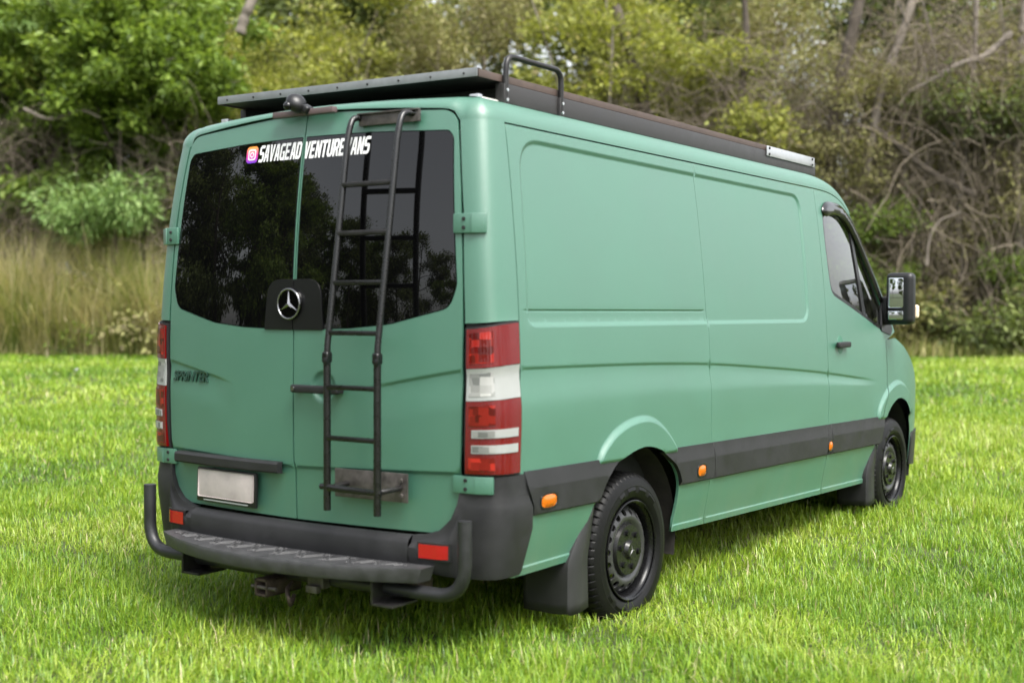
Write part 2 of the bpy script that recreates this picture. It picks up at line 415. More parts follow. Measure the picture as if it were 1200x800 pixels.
def corner_xy(u, E, S, y0, p1y, w, z):
    b0, b1, b2 = (1-u)**2, 2*u*(1-u)*w, u*u; W = b0+b1+b2
    return (b0*E+b1*S+b2*S)/W, (b0*y0+b1*p1y+b2*yc(z))/W
def corner_map(s, off=0.0):
    def f(q):
        q = np.asarray(q, float); return corner_pts(np.clip(q[:, 0], -.02, 1), q[:, 1], s, off)
    return f

ZD = 2.158
# ---- feature sample points for the side
def off_line(poly, offs, h=.025, closed=True):
    P = resamp(poly, h, closed); t = np.roll(P, -1, 0)-np.roll(P, 1, 0); t /= np.linalg.norm(t, axis=1)[:, None]+1e-12
    n = np.stack([t[:, 1], -t[:, 0]], 1); return [P+n*o for o in offs]
ys = np.arange(.25, 5.0, .03)
def side_feats(y0, y1):
    f = off_line(REC, [-.013, -.008, -.004, 0, .004, .008, .013])
    f += off_line(FL_R, [-.005, -.001, .006, .014, .022, .03])+off_line(FL_F, [-.005, -.001, .006, .014, .022, .03])
    for t in (-.004, .001, .005, .009, .013, .0165, .024, .05): f.append(np.stack([ys, smooth_char(ys)-t], 1))
    for k in (.7, 1, 1.3): f.append(np.stack([ys, smooth_char(ys)-.016-wchar(ys)*k], 1))
    for dz in (-.008, -.004, -.002, 0, .002, .004, .008, -.02, -.05): f.append(np.stack([ys[ys < 1.89], np.full((ys < 1.89).sum(), 1.422+dz)], 1))
    for dz in (.020, .026, .030, .034, .04): f.append(np.stack([ys, sillz(ys)+dz], 1))
    for z_ in (.396, .403, .4075, .412, .42): f.append(np.stack([ys[ys < .8], np.full((ys < .8).sum(), z_)], 1))
    for dz in (-.035, -.025, -.012, -.002): f.append(np.stack([ys, .795-.0165*(ys-.2)+dz], 1))
    return [q[(q[:, 0] > y0) & (q[:, 0] < y1)] for q in f]

YG = 3.52      # gap in front of the side panel
WIN = cr([(3.625, 1.60), (3.605, 1.80), (3.61, 1.98), (3.66, 2.045), (3.80, 2.062), (3.98, 2.045), (4.14, 1.975), (4.30, 1.84), (4.45, 1.66), (4.58, 1.46), (4.67, 1.31), (4.64, 1.268), (4.45, 1.315), (4.2, 1.385), (3.95, 1.45), (3.75, 1.498), (3.66, 1.53)], 4, True)
ALINE = cr([(3.2, 2.158), (YG, 2.158), (3.8, 2.15), (4.02, 2.115), (4.20, 2.035), (4.37, 1.90), (4.52, 1.72), (4.66, 1.52), (4.80, 1.28)], 6)
def build_side(s, sn):
    fl = s < 0
    p1 = np.vstack([[(float(yc(.375))+.006, .375), (.64, .375), (.772, .592)], [q for q in ARCH_R if (q[0] > 1 and q[1] > .40) or q[1] > .60], [(1.552, sillz(1.552)), (1.902, sillz(1.902)), (1.902, ZD), (float(yc(ZD))+.006, ZD)]])
    patch('side_panel', p1, [], side_map(s), PAINT, VAN, .035, side_feats(.2, 1.95), flip=fl)
    p2 = [(1.906, sillz(1.906)), (YG-.003, sillz(YG)), (YG-.003, ZD), (1.906, ZD)]
    patch('side_panel', p2, [], side_map(s), PAINT, VAN, .035, side_feats(1.9, 3.6), flip=fl)
    up = ALINE[ALINE[:, 0] > YG+.003]
    dr = np.vstack([[(YG+.003, sillz(YG)), (4.36, .30), (4.40, .55), (4.45, .68), (4.49, .76), (4.606, .90), (4.606, 1.225), (4.72, 1.255)], up[::-1], [(YG+.003, ZD)]])
    door = patch('cab_door', dr, [WIN], side_map(s), PAINT, VAN, .035, side_feats(3.5, 4.7), flip=fl)
    patch('window_frame', WIN, [off_line(WIN, [.026], .02)[0] if sdf(off_line(WIN, [.026], .02)[0][:1], WIN)[0] < 0 else off_line(WIN, [-.026], .02)[0]], side_map(s, -.006), BLACKP, door, .05, flip=fl)
    inn = off_line(WIN, [.02], .02)[0]
    if sdf(inn[:1], WIN)[0] > 0: inn = off_line(WIN, [-.02], .02)[0]
    patch('window_pane', inn, [], side_map(s, -.012), CABG, door, .08, lip=0, flip=fl)
    # upright bar between the window and the quarter light
    bar = [(4.205, 1.365), (4.262, 1.35), (4.215, 1.945), (4.165, 1.965)]
    patch('window_bar', bar, [], side_map(s, -.004), BLACKP, door, .05, flip=fl)
    # smoked rain visor over the window
    vis = cr([(3.60, 2.03), (3.66, 2.085), (3.82, 2.10), (4.0, 2.085), (4.17, 2.01), (4.33, 1.875), (4.48, 1.69), (4.60, 1.50), (4.56, 1.49), (4.43, 1.66), (4.28, 1.83), (4.12, 1.95), (3.98, 2.005), (3.8, 2.02), (3.66, 2.0)], 4, True)
    def vf(q):
        d = np.clip(-sdf(q, vis)/.02, 0, 1); return np.stack([s*(side_x(q)+.006+.018*np.sqrt(d)), q[:, 0], q[:, 1]], 1)
    patch('rain_visor', vis, [], vf, mat('smoked_acrylic', (.01, .01, .01), .08, spec=.6) if s > 0 else BLACKP, door, .02, off_line(vis, [-.018, -.01, -.004, .004, .01, .018], .02), lip=.006, flip=fl)
    # door handle: dish + bar
    hb = bmesh.new(); bx(hb, (s*1.0, 3.735, 1.215), (.028, .20, .036), .012, seg=3); bm_obj('door_handle', hb, PLAST, door)
    dish = [(3.735+.05*math.cos(a), 1.215+.055*math.sin(a)) for a in np.linspace(0, 2*math.pi, 20, endpoint=False)]
    patch('handle_dish', dish, [], side_map(s, .0015), mat('dish_green', (.05, .16, .105), .5) if s > 0 else PAINT, door, .02, lip=.004, flip=fl)
    # front wing
    fe = np.vstack([ARCH_F[8:-3], [(5.24, .56), (5.62, .56), (5.63, .80), (5.55, .885), (5.40, .985), (5.2, 1.085), (4.98, 1.180), (4.80, 1.238), (4.612, 1.23), (4.612, .90), (4.497, .758), (4.458, .68)]])
    patch('front_wing', fe, [], side_map(s), PAINT, VAN, .04, side_feats(4.4, 5.7), flip=fl)
    fb = [(5.225, .33), (5.60, .30), (5.62, .555), (5.235, .555)]
    patch('front_bumper_end', fb, [], side_map(s, .012), PLAST, VAN, .05, flip=fl)
    # ---- plastic rubbing strips
    def top(y): return .795-.0165*(y-.2)
    def bot(y): return .612-.0165*(y-.2)
    def sf(q):
        v = (q[:, 1]-bot(q[:, 0]))/(top(q[:, 0])-bot(q[:, 0]))
        o = .004+.016*sstep(0, .05, v)-.014*np.clip((v-.62)/.38, 0, 1)
        b = np.stack([q[:, 0], np.full(len(q), .70)], 1)
        return np.stack([s*(Sz(q[:, 1])-.204*np.maximum(0, q[:, 0]-4.85)**2+o), q[:, 0], q[:, 1]], 1)
    def strip(y0, y1, l=None, r=None):
        P = [(y0, bot(y0)), (y1, bot(y1)), (y1, top(y1)), (y0, top(y0))]
        if r is not None: P = ([(y0, bot(y0))]+r+[(.228 if y0 < 1 else y0, top(y0))]+([(.235, .74)] if y0 < 1 else []))
        if l is not None: P = l+[(y1, bot(y1)), (y1, top(y1))]
        F = [np.stack([np.arange(y0-.1, y1+.1, .04), bot(np.arange(y0-.1, y1+.1, .04))*(1-v)+top(np.arange(y0-.1, y1+.1, .04))*v], 1) for v in (.012, .025, .04, .055, .60, .62, .64, .8)]
        return patch('rubbing_strip', P, [], sf, PLAST, VAN, .06, F, lip=.022, flip=fl)
    a = ARCH_R
    ra = [(x, z) for x, z in a if x < 1.0 and bot(x) < z < top(x)]
    strip(.30, .98, r=[(.772, bot(.77))]+ra+[(ra[-1][0]+.003, top(ra[-1][0]))])
    la = [(x, z) for x, z in a if x > 1.3 and bot(x) < z < top(x)]
    strip(1.33, 1.915, l=[(1.47, top(1.47))]+la+[(1.575, bot(1.575))])
    strip(1.921, 3.485); strip(3.489, YG+.03)
    fa = [(x, z) for x, z in ARCH_F if x < 4.6 and bot(x) < z < top(x)]
    strip(YG+.036, 4.5, r=[(4.45, bot(4.45))]+fa+[(4.575, top(4.575))])
    # ---- amber side markers
    for (y, z) in ((.385, .662), (1.77, .642), (3.517, .612)):
        w = .056 if y < 1 else (.042 if y < 3 else .03)
        def oval(kx, kz): return np.array([(y+kx*np.sign(math.cos(a))*abs(math.cos(a))**.7, z+kz*np.sign(math.sin(a))*abs(math.sin(a))**.7) for a in np.linspace(0, 2*math.pi, 32, endpoint=False)])
        def dome(q, kx=w, kz=.026):
            d = np.clip(1-((np.abs(q[:, 0]-y)/kx)**2.5+(np.abs(q[:, 1]-z)/kz)**2.5), 0, 1)
            return np.stack([s*(Sz(q[:, 1])+.021+.009*d), q[:, 0], q[:, 1]], 1)
        k = patch('side_marker', oval(w, .026), [], dome, AMBER, VAN, .012, lip=.015, flip=fl)
        patch('marker_bezel', oval(w+.009, .034), [oval(w+.001, .027)], lambda q: np.stack([s*(Sz(q[:, 1])+.0225), q[:, 0], q[:, 1]], 1), BLACKP, k, .03, lip=.015, flip=fl)
    # ---- mirror
    mx_ = s*1.075
    bm = bmesh.new(); bx(bm, (mx_, 4.60, 1.505), (.182, .10, .345), .042, seg=5); mir = bm_obj('side_mirror', bm, BLACKP, VAN)
    bm = bmesh.new(); bx(bm, (mx_, 4.549, 1.545), (.135, .012, .205), .012, Matrix.Rotation(s*.23, 3, 'Z'), 3); bm_obj('mirror_glass', bm, MIRG, mir)
    bm = bmesh.new(); bx(bm, (mx_, 4.549, 1.395), (.135, .012, .060), .008, Matrix.Rotation(s*.23, 3, 'Z'), 3); bm_obj('mirror_glass', bm, MIRG, mir)
    bm = bmesh.new(); bx(bm, (s*.975, 4.63, 1.425), (.12, .08, .19), .025, seg=3); bm_obj('mirror_arm', bm, BLACKP, mir)
    bm = bmesh.new(); bx(bm, (mx_+s*.055, 4.66, 1.42), (.09, .05, .09), .018, seg=3); bm_obj('mirror_indicator', bm, mat('indicator_lens', (.8, .62, .45), .15) if s > 0 else AMBER, mir)
    tri = [(4.52, 1.29), (4.70, 1.26), (4.75, 1.30), (4.64, 1.52), (4.60, 1.52)]
    patch('mirror_base', tri, [], side_map(s, .006), BLACKP, mir, .05, flip=fl)
    # ---- mud flaps
    for (yb, zt, w0) in ((.60, .585, .225), (4.27, .56, .19)):
        G = []
        for v in np.linspace(0, 1, 11):
            z = .15+(zt-.15)*v; k = float(np.clip((z-.36)/.22, 0, 1)); row = []
            yy = yb+.165*k; ret = .13-.10*k+.02*(1-v)
            for u in np.linspace(0, 1, 12): row.append((s*(.958-w0+w0*u), yy+.02*(1-u)*(1-v), z+.03*max(0, u-.75)*(1-v)))
            row += [(s*.9605, yy+.006, z), (s*.961, yy+ret*.5, z), (s*.957, yy+ret, z+.01*(1-v))]
            G.append(row)
        o = grid('mud_flap', np.array(G), mat('mud_flap_rubber', (.018, .018, .019), .55, var=.2, vscale=10) if s > 0 and yb < 1 else PLAST, VAN)
        mo = o.modifiers.new('thick', 'SOLIDIFY'); mo.thickness = .012
    # ---- corner post (upper), reaching to the roof joint
    us = np.linspace(0, 1, 22); zs = np.concatenate([[1.372], np.linspace(1.39, 2.10, 30), np.linspace(2.105, 2.165, 5)])
    G = np.array([corner_pts(us, np.full(22, z), s) for z in zs]); 
    G[0, :, 2] += np.linspace(0, .012, 22)
    # turned in edges
    inn = G.copy(); inn[:, 0, 1] += .02; L = np.concatenate([inn[:, :1], G, G[:, -1:]-np.array([s*.018, 0, 0])], 1)
    low = L[:1].copy(); low[:, :, 1] += .012; low[:, :, 0] -= s*.012
    grid('corner_post', np.concatenate([low, L], 0), PAINT, VAN, flip=s > 0, angle=45)
    # lower corner skin behind lamp and bumper
    zs2 = np.linspace(.42, 1.37, 12); G = np.array([corner_pts(us, np.full(22, z), s, -.012) for z in zs2])
    grid('corner_skin', G, SEAL, VAN, flip=s > 0)
    # ---- tail lamp
    z0, z1 = .796, 1.362
    def lamp_piece(name, ua, ub, fa_, fb_, m, off, parent, tilt=.014, nu=14, lipd=.02):
        u = np.linspace(ua, ub, nu); v = np.linspace(0, 1, 6); G = []
        za, zb = z1-(z1-z0)*fb_, z1-(z1-z0)*fa_
        for vv in v:
            z = za+(zb-za)*vv+(u-.5)*tilt*2*((za+(zb-za)*vv-z0)/(z1-z0))
            G.append(corner_pts(u, z, s, off))
        G = np.array(G); u_in = [corner_pts(u, G[k][:, 2], s, off-lipd) for k in (0, -1)]
        G = np.concatenate([u_in[0][None], G, u_in[1][None]], 0)
        lf = G[:, :1].copy(); rt = G[:, -1:].copy()
        n0 = corner_pts(np.full(len(G), ua), G[:, 0, 2], s, off-lipd); n1 = corner_pts(np.full(len(G), ub), G[:, -1, 2], s, off-lipd)
        G = np.concatenate([n0[:, None], G, n1[:, None]], 1)
        return grid(name, G, m, parent, flip=s > 0, angle=40)
    lamp = lamp_piece('tail_lamp', .012, .985, -.012, 1.012, SEAL, .006, VAN, nu=20)
    for a_, b_, mm in ((0, .272, REDL), (.276, .496, CLEARL), (.50, .866, REDL), (.866, 1, REDL)):
        lamp_piece('red_lens' if mm is REDL else 'clear_lens', .03, .97, a_, b_, mm, .013, lamp)
        if a_ < .8: lamp_piece('reflector_cell', .06, .46, a_+.03, min(b_-.03, .67), REDC if mm is REDL else CLEARC, .0145, lamp, lipd=.003)
        else: lamp_piece('reflector_cell', .06, .46, .89, .975, REDC, .0145, lamp, lipd=.003)
    for a_, b_ in ((.695, .752), (.80, .858)):
        lamp_piece('clear_lens', .09, .92, a_, b_, CLEARL, .0165, lamp, lipd=.005); lamp_piece('reflector_cell', .10, .45, a_+.008, b_-.008, CLEARC, .0175, lamp, lipd=.003)
    # ---- bumper corner
    pu = np.concatenate([-np.linspace(.20, .01, 9), us, 1+np.linspace(.015, .088, 5)])
    def bump_pt(p, z, off):
        p = np.asarray(p, float); z = np.asarray(z, float)
        R_ = p < 0; S2 = p > 1
        out = corner_pts(np.clip(p, 0, 1), z, s, off)
        E = Ed(z)+.006; xr = E+p; yr = rear_y(np.stack([np.minimum(xr, E), np.full_like(z, .9)], 1))-off
        out[R_] = np.stack([s*xr, yr, z], 1)[R_]
        yy = yc(z)+(p-1)*np.interp(z, [.38, .45, .61, .79], [.55, .75, 1.0, .22]); out[S2] = np.stack([s*(side_x(np.stack([yy, z], 1))+off), yy, z], 1)[S2]
        return out
    xt = Ed(np.full(len(pu), .7))+pu
    zt = np.where(pu < 0, np.interp(xt, [.60, .66, .74, .79, .815, .83], [.540, .545, .570, .622, .69, .775]), .785)
    zb = np.where(pu < 0, .41, .385+0*pu)
    zb = np.where(pu < 0, .41-.02*sstep(.6, .8, xt), .385)
    G = []
    for v, o in ((0, -.02), (0, .010), (.04, .014), (.2, .018), (.45, .021), (.66, .021), (.72, .016), (.80, .010), (.9, .008), (1, .006), (1, -.02)):
        k = np.where(pu < 0, 1+1.0*sstep(.0, .12, -pu), 1); z = zb+(zt-zb)*v
        G.append(bump_pt(pu, z, o*k if o > 0 else o))
    grid('bumper_corner', np.array(G), PLAST, VAN, flip=s > 0, angle=50)
    # red reflector set in the bumper corner
    xr = np.linspace(.672, .795, 6); G = []
    for z in (.462, .462, .515, .515): G.append([(s*x, float(rear_y(np.array([[min(x, .8), .9]]))[0])-.047+.012*(x > .78), z) for x in xr])
    G = np.array(G); G[0, :, 1] += .03; G[3, :, 1] += .03
    grid('reflector', G, REFL, VAN, flip=s > 0)
    G2 = G.copy(); G2[:2, :, 2] -= .008; G2[2:, :, 2] += .008; G2[:, :, 1] += .005; G2[:, 0, 0] -= s*.01; G2[:, -1, 0] += s*.01
    grid('reflector_bezel', G2, SEAL, VAN, flip=s > 0)
    # ---- rear door
    zz_ = [.72, .9, 1.1, 1.3, 1.5, 1.7, 1.9, 2.03]
    bd = fillet([(.004, .548), (.70, .552), (.812, .60)]+[(float(Ed(z))-.004, z) for z in zz_]+[(.752, 2.205), (.454, 2.223), (.235, 2.238), (.004, 2.246)],
                [.004, .12, .10]+[.3]*8+[.085, .3, .3, .004], 8, True)
    wn = fillet([(.009, 1.338), (.30, 1.347), (.50, 1.365), (.775, 1.43), (.805, 1.52), (.752, 2.10), (.725, 2.128), (.35, 2.144), (.009, 2.148)],
                [.004, .3, .3, .07, .10, .05, .03, 0, .004], 6, True)
    def rm(off): 
        b = rear_map(off)
        return lambda q: b(np.stack([np.asarray(q)[:, 0]*s, np.asarray(q)[:, 1]], 1))
    xs = np.arange(.02, .84, .02); zc = lambda x: 1.20-(.84-x)*.165-.05*(.84-x)**2
    fe_ = [np.stack([xs[xs > .34], zc(xs[xs > .34])-t], 1) for t in (-.003, .001, .005, .009, .013, .017, .03)]
    fe_ += [np.stack([xs, .797-.03*(1-xs)+t], 1) for t in (-.012, -.009, -.006, -.003, 0, .003, .006, .009, .012)]
    if s > 0: fe_ += [np.stack([.166+r*np.cos(np.linspace(0, 6.28, 40)[:-1]), 1.108+r*np.sin(np.linspace(0, 6.28, 40)[:-1])], 1) for r in (.02, .04, .048, .054, .06, .066, .072)]
    rd = patch('rear_door', bd, [wn], rm(0), PAINT, VAN, .035, fe_, flip=fl)
    gi = off_line(wn, [.004], .02)[0]
    if sdf(gi[:1], wn)[0] > 0: gi = off_line(wn, [-.004], .02)[0]
    patch('rear_window', gi, [], rm(.002), GLASSR, rd, .06, lip=.006, flip=fl)
    patch('window_seal', fillet([(.008, 1.32), (.80, 1.40), (.82, 1.55), (.775, 2.12), (.70, 2.16), (.008, 2.17)], .02, 4, True), [], rm(-.013), SEAL, rd, .1, lip=0, flip=fl)
    # hinges
    for z in (1.757, .752):
        hg = []
        bm = bmesh.new()
        E = float(Ed(z)); P = corner_pts(np.array([.0, .40]), np.array([z, z]), s, .012)
        a = Vector((s*(E-.03), float(rear_y(np.array([[E-.03, z]]))[0])-.008, z)); b = Vector(P[1]); c = Vector(corner_pts(np.array([.12]), np.array([z]), s, .014)[0])
        hh = .038 if z > 1 else .034
        def plate(p, q, th=.012):
            d = (q-p); L = d.length; ang = math.atan2(d.y, d.x)
            bx(bm, (p+q)/2, (L+.006, th, hh*2), .004, Matrix.Rotation(ang, 3, 'Z'))
        plate(a, c); plate(c, b, .018)
        hin = bm_obj('hinge', bm, PAINT, rd)
        d = (c-a); ang = math.atan2(d.y, d.x); nrm = Vector((math.sin(ang), -math.cos(ang), 0)); nrm = nrm if nrm.y < 0 else -nrm
        for dz in (.017, -.017):
            bm = bmesh.new(); p = (a+c)/2+nrm*.007+Vector((0, 0, dz))+d*.08
            bmesh.ops.create_cone(bm, cap_ends=True, segments=12, radius1=.008, radius2=.007, depth=.008, matrix=Matrix.Translation(p) @ nrm.to_track_quat('Z', 'Y').to_matrix().to_4x4())
            bm_obj('hinge_bolt', bm, SEAL, hin)
    return rd
RDR = build_side(1, 'right'); RDL = build_side(-1, 'left')

# ---- roof: rolled edge + crown
def roof_outline(s):
    zr = lambda x: 2.165+(.050+.038*(1-(np.minimum(np.abs(x), .7)/.7)**1.6))*np.sqrt(np.clip(1-(np.clip(np.abs(x)-.685, 0, .08)/.08)**2.2, 0, 1))
    xs_ = np.linspace(0, .765, 34); a = np.stack([s*xs_, Ry(np.full(34, 2.2))+.05*(xs_/.75)**2, zr(xs_)], 1)
    us = np.linspace(0, 1, 16)[1:]; c = corner_pts(us, np.full(15, 2.165), s)
    ysd = np.concatenate([np.linspace(.27, 3.4, 50), np.linspace(3.45, 4.20, 22)])
    zz = np.interp(ysd, ALINE[:, 0], ALINE[:, 1])+.007
    sx_ = side_x(np.stack([ysd, np.minimum(zz, 2.165)], 1)); d = np.stack([s*sx_, ysd, zz], 1)
    return np.concatenate([a, c, d])
R1, L1 = roof_outline(1), roof_outline(-1)
B = np.concatenate([R1[::-1], L1[1:]])
tn = np.gradient(B[:, :2], axis=0); tn /= np.linalg.norm(tn, axis=1)[:, None]
nin = np.stack([tn[:, 1], -tn[:, 0]], 1)                      # candidate inward
mid = len(R1)-1
if nin[mid, 1] < 0: nin = -nin
def front_drop(y): return 0*y
rings = []
for th in np.linspace(0, math.pi/2, 11):
    d = .12*(1-math.cos(th)); P = B.copy(); P[:, :2] += nin*d
    zt = 2.165+.098+.024*(1-(P[:, 0]/.88)**2)+np.minimum(B[:, 2]-2.165, 0)
    P[:, 2] = B[:, 2]+(zt-B[:, 2])*math.sin(th)
    rings.append(P)
drop = rings[0].copy(); drop[:, :2] += nin*.03; drop[:, 2] -= .001
lipr = rings[0].copy()
grid('roof_edge', np.array([drop, lipr]+rings[1:]), PAINT, VAN, flip=False, angle=60)
inner = rings[-1]
G = []
n2 = len(inner)//2
for k in range(n2+1):
    a, b = inner[k], inner[len(inner)-1-k]
    row = []
    for t in np.linspace(0, 1, 21):
        p = a*(1-t)+b*t; p[2] = a[2]*(1-t)+b[2]*t+.024*((a[0]/.88)**2-(p[0]/.88)**2)
        row.append(p)
    G.append(row)
grid('roof', np.array(G), PAINT, VAN, angle=60)

# ---- windscreen, bonnet, front
def loft(name, rows, bulge, mat_, n=17, flip=False):
    """rows: list of (y,z,halfwidth,by,bz)"""
    G = []
    for (y, z, hw, by, bz) in rows:
        G.append([(hw*u, y+by*(1-u*u), z+bz*(1-u*u)) for u in np.linspace(-1, 1, n)])
    return grid(name, np.array(G), mat_, VAN, flip=flip, angle=60)
al = ALINE[ALINE[:, 0] >= 4.18]
hw = side_x(al)
fr = inner[0]
loft('roof_front', [(4.04, 2.205, .74, 0, .03), (4.20, 2.115, hw[0]-.03, .05, .09), (4.26, 2.06, hw[0]-.035, .12, .105)], 0, PAINT)
loft('windscreen', [(y+.055, z+.005, h-.05, .15, .05) for (y, z), h in zip(al, hw)], 0, CABG)
for s in (1, -1):
    G = np.array([[(s*h, y, z), (s*(h-.012), y+.03, z+.012), (s*(h-.055), y+.05, z+.004)] for (y, z), h in zip(al, hw)])
    grid('windscreen_pillar', G, BLACKP, VAN, angle=60)
bh = [(4.80, 1.243, .93), (4.98, 1.187, .92), (5.2, 1.093, .888), (5.40, .993, .845), (5.55, .893, .80)]
loft('bonnet', [(y, z, h-.01, .12, .035) for y, z, h in bh], 0, PAINT)
loft('grille', [(5.55, .89, .79, .12, .03), (5.60, .84, .77, .13, .0), (5.66, .70, .765, .13, 0), (5.67, .58, .765, .13, 0)], 0, BLACKP)
loft('front_bumper', [(5.60, .585, .84, .15, 0), (5.64, .56, .84, .17, 0), (5.66, .42, .835, .17, 0), (5.60, .30, .83, .16, 0)], 0, PLAST)
for s in (1, -1):
    G = np.array([[(s*.72, 5.69, .86), (s*.84, 5.57, .885)], [(s*.72, 5.71, .75), (s*.845, 5.63, .76)], [(s*.73, 5.71, .66), (s*.84, 5.64, .66)]])
    grid('headlamp', G, HLAMP, VAN)

# ---- rear bumper centre
xs = np.linspace(-.6195, .6195, 41)
G = []
for z, o in ((.536, -.03), (.542, .002), (.540, .016), (.528, .034), (.510, .042), (.46, .045), (.432, .040), (.42, .01)):
    q = np.stack([xs, np.full(41, .9)], 1); G.append(np.stack([xs, rear_y(q)-o, np.full(41, z)], 1))
grid('rear_bumper', np.array(G), PLAST, VAN, flip=False, angle=50)

# ---- inner dark body, floor, wheel wells
bm = bmesh.new(); bx(bm, (0, 1.79, 1.27), (1.62, 3.24, 1.62), .05); bm_obj('cargo_box', bm, DARK, VAN)
bm = bmesh.new(); bx(bm, (0, 2.75, .42), (1.70, 5.2, .10), .02); bm_obj('floor_pan', bm, DARK, VAN)
bm = bmesh.new(); bx(bm, (0, 4.75, 1.08), (1.66, .42, .36), .06, seg=3); bm_obj('dashboard', bm, DARK, VAN)
bm = bmesh.new(); bx(bm, (0, 5.36, .68), (1.80, .16, .70), .03); bm_obj('radiator_panel', bm, DARK, VAN)
for s in (1, -1):
    for (yw, nm) in ((1.165, 0), (4.815, 0)):
        an = np.linspace(-.25, math.pi+.25, 22)
        G = np.array([[(s*x, yw+.455*math.cos(a), .36+.46*math.sin(a)) for a in an] for x in (.50, .75, .935)])
        grid('wheel_well', G, mat('wheel_well_liner', (.02, .017, .014), .9, var=.4, vscale=14, bump=.5, bscale=50) if (s > 0 and yw < 2) else DARK, VAN)
    bm = bmesh.new(); bx(bm, (s*.42, 3.95, .78), (.50, .52, .20), .06, seg=3); bx(bm, (s*.42, 3.70, 1.15), (.48, .16, .72), .06, Matrix.Rotation(.15, 3, 'X'), 3)
    bx(bm, (s*.42, 3.63, 1.62), (.28, .11, .22), .045, seg=3); bm_obj('seat', bm, SEATM, VAN)
an = np.linspace(0, 2*math.pi, 33); c0 = np.array([.42, 4.42, 1.18]); tilt = .45
path = np.stack([c0[0]+.2*np.cos(an), c0[1]-.2*np.sin(an)*math.sin(tilt)*-1, c0[2]+.2*np.sin(an)*math.cos(tilt)], 1)
V, F = tube_mesh(path, .016, 8); link('steering_wheel', np_mesh('steering_wheel', V, F, True), BLACKP, VAN)
tube('drive_shaft', [(0, 1.2, .36), (0, 4.4, .42)], .05, DARK, VAN)
tube('rear_axle', [(-.8, 1.147, .34), (-.15, 1.147, .34), (-.12, 1.147, .35), (.12, 1.147, .35), (.15, 1.147, .34), (.8, 1.147, .34)], [.05, .05, .15, .15, .05, .05], RUST, VAN, 14)
tube('front_axle', [(-.75, 4.812, .34), (.75, 4.812, .34)], .05, DARK, VAN)
tube('exhaust_pipe', [(-.5, 3.5, .33), (-.5, 1.0, .34), (-.52, .35, .33)], .04, RUST, VAN)

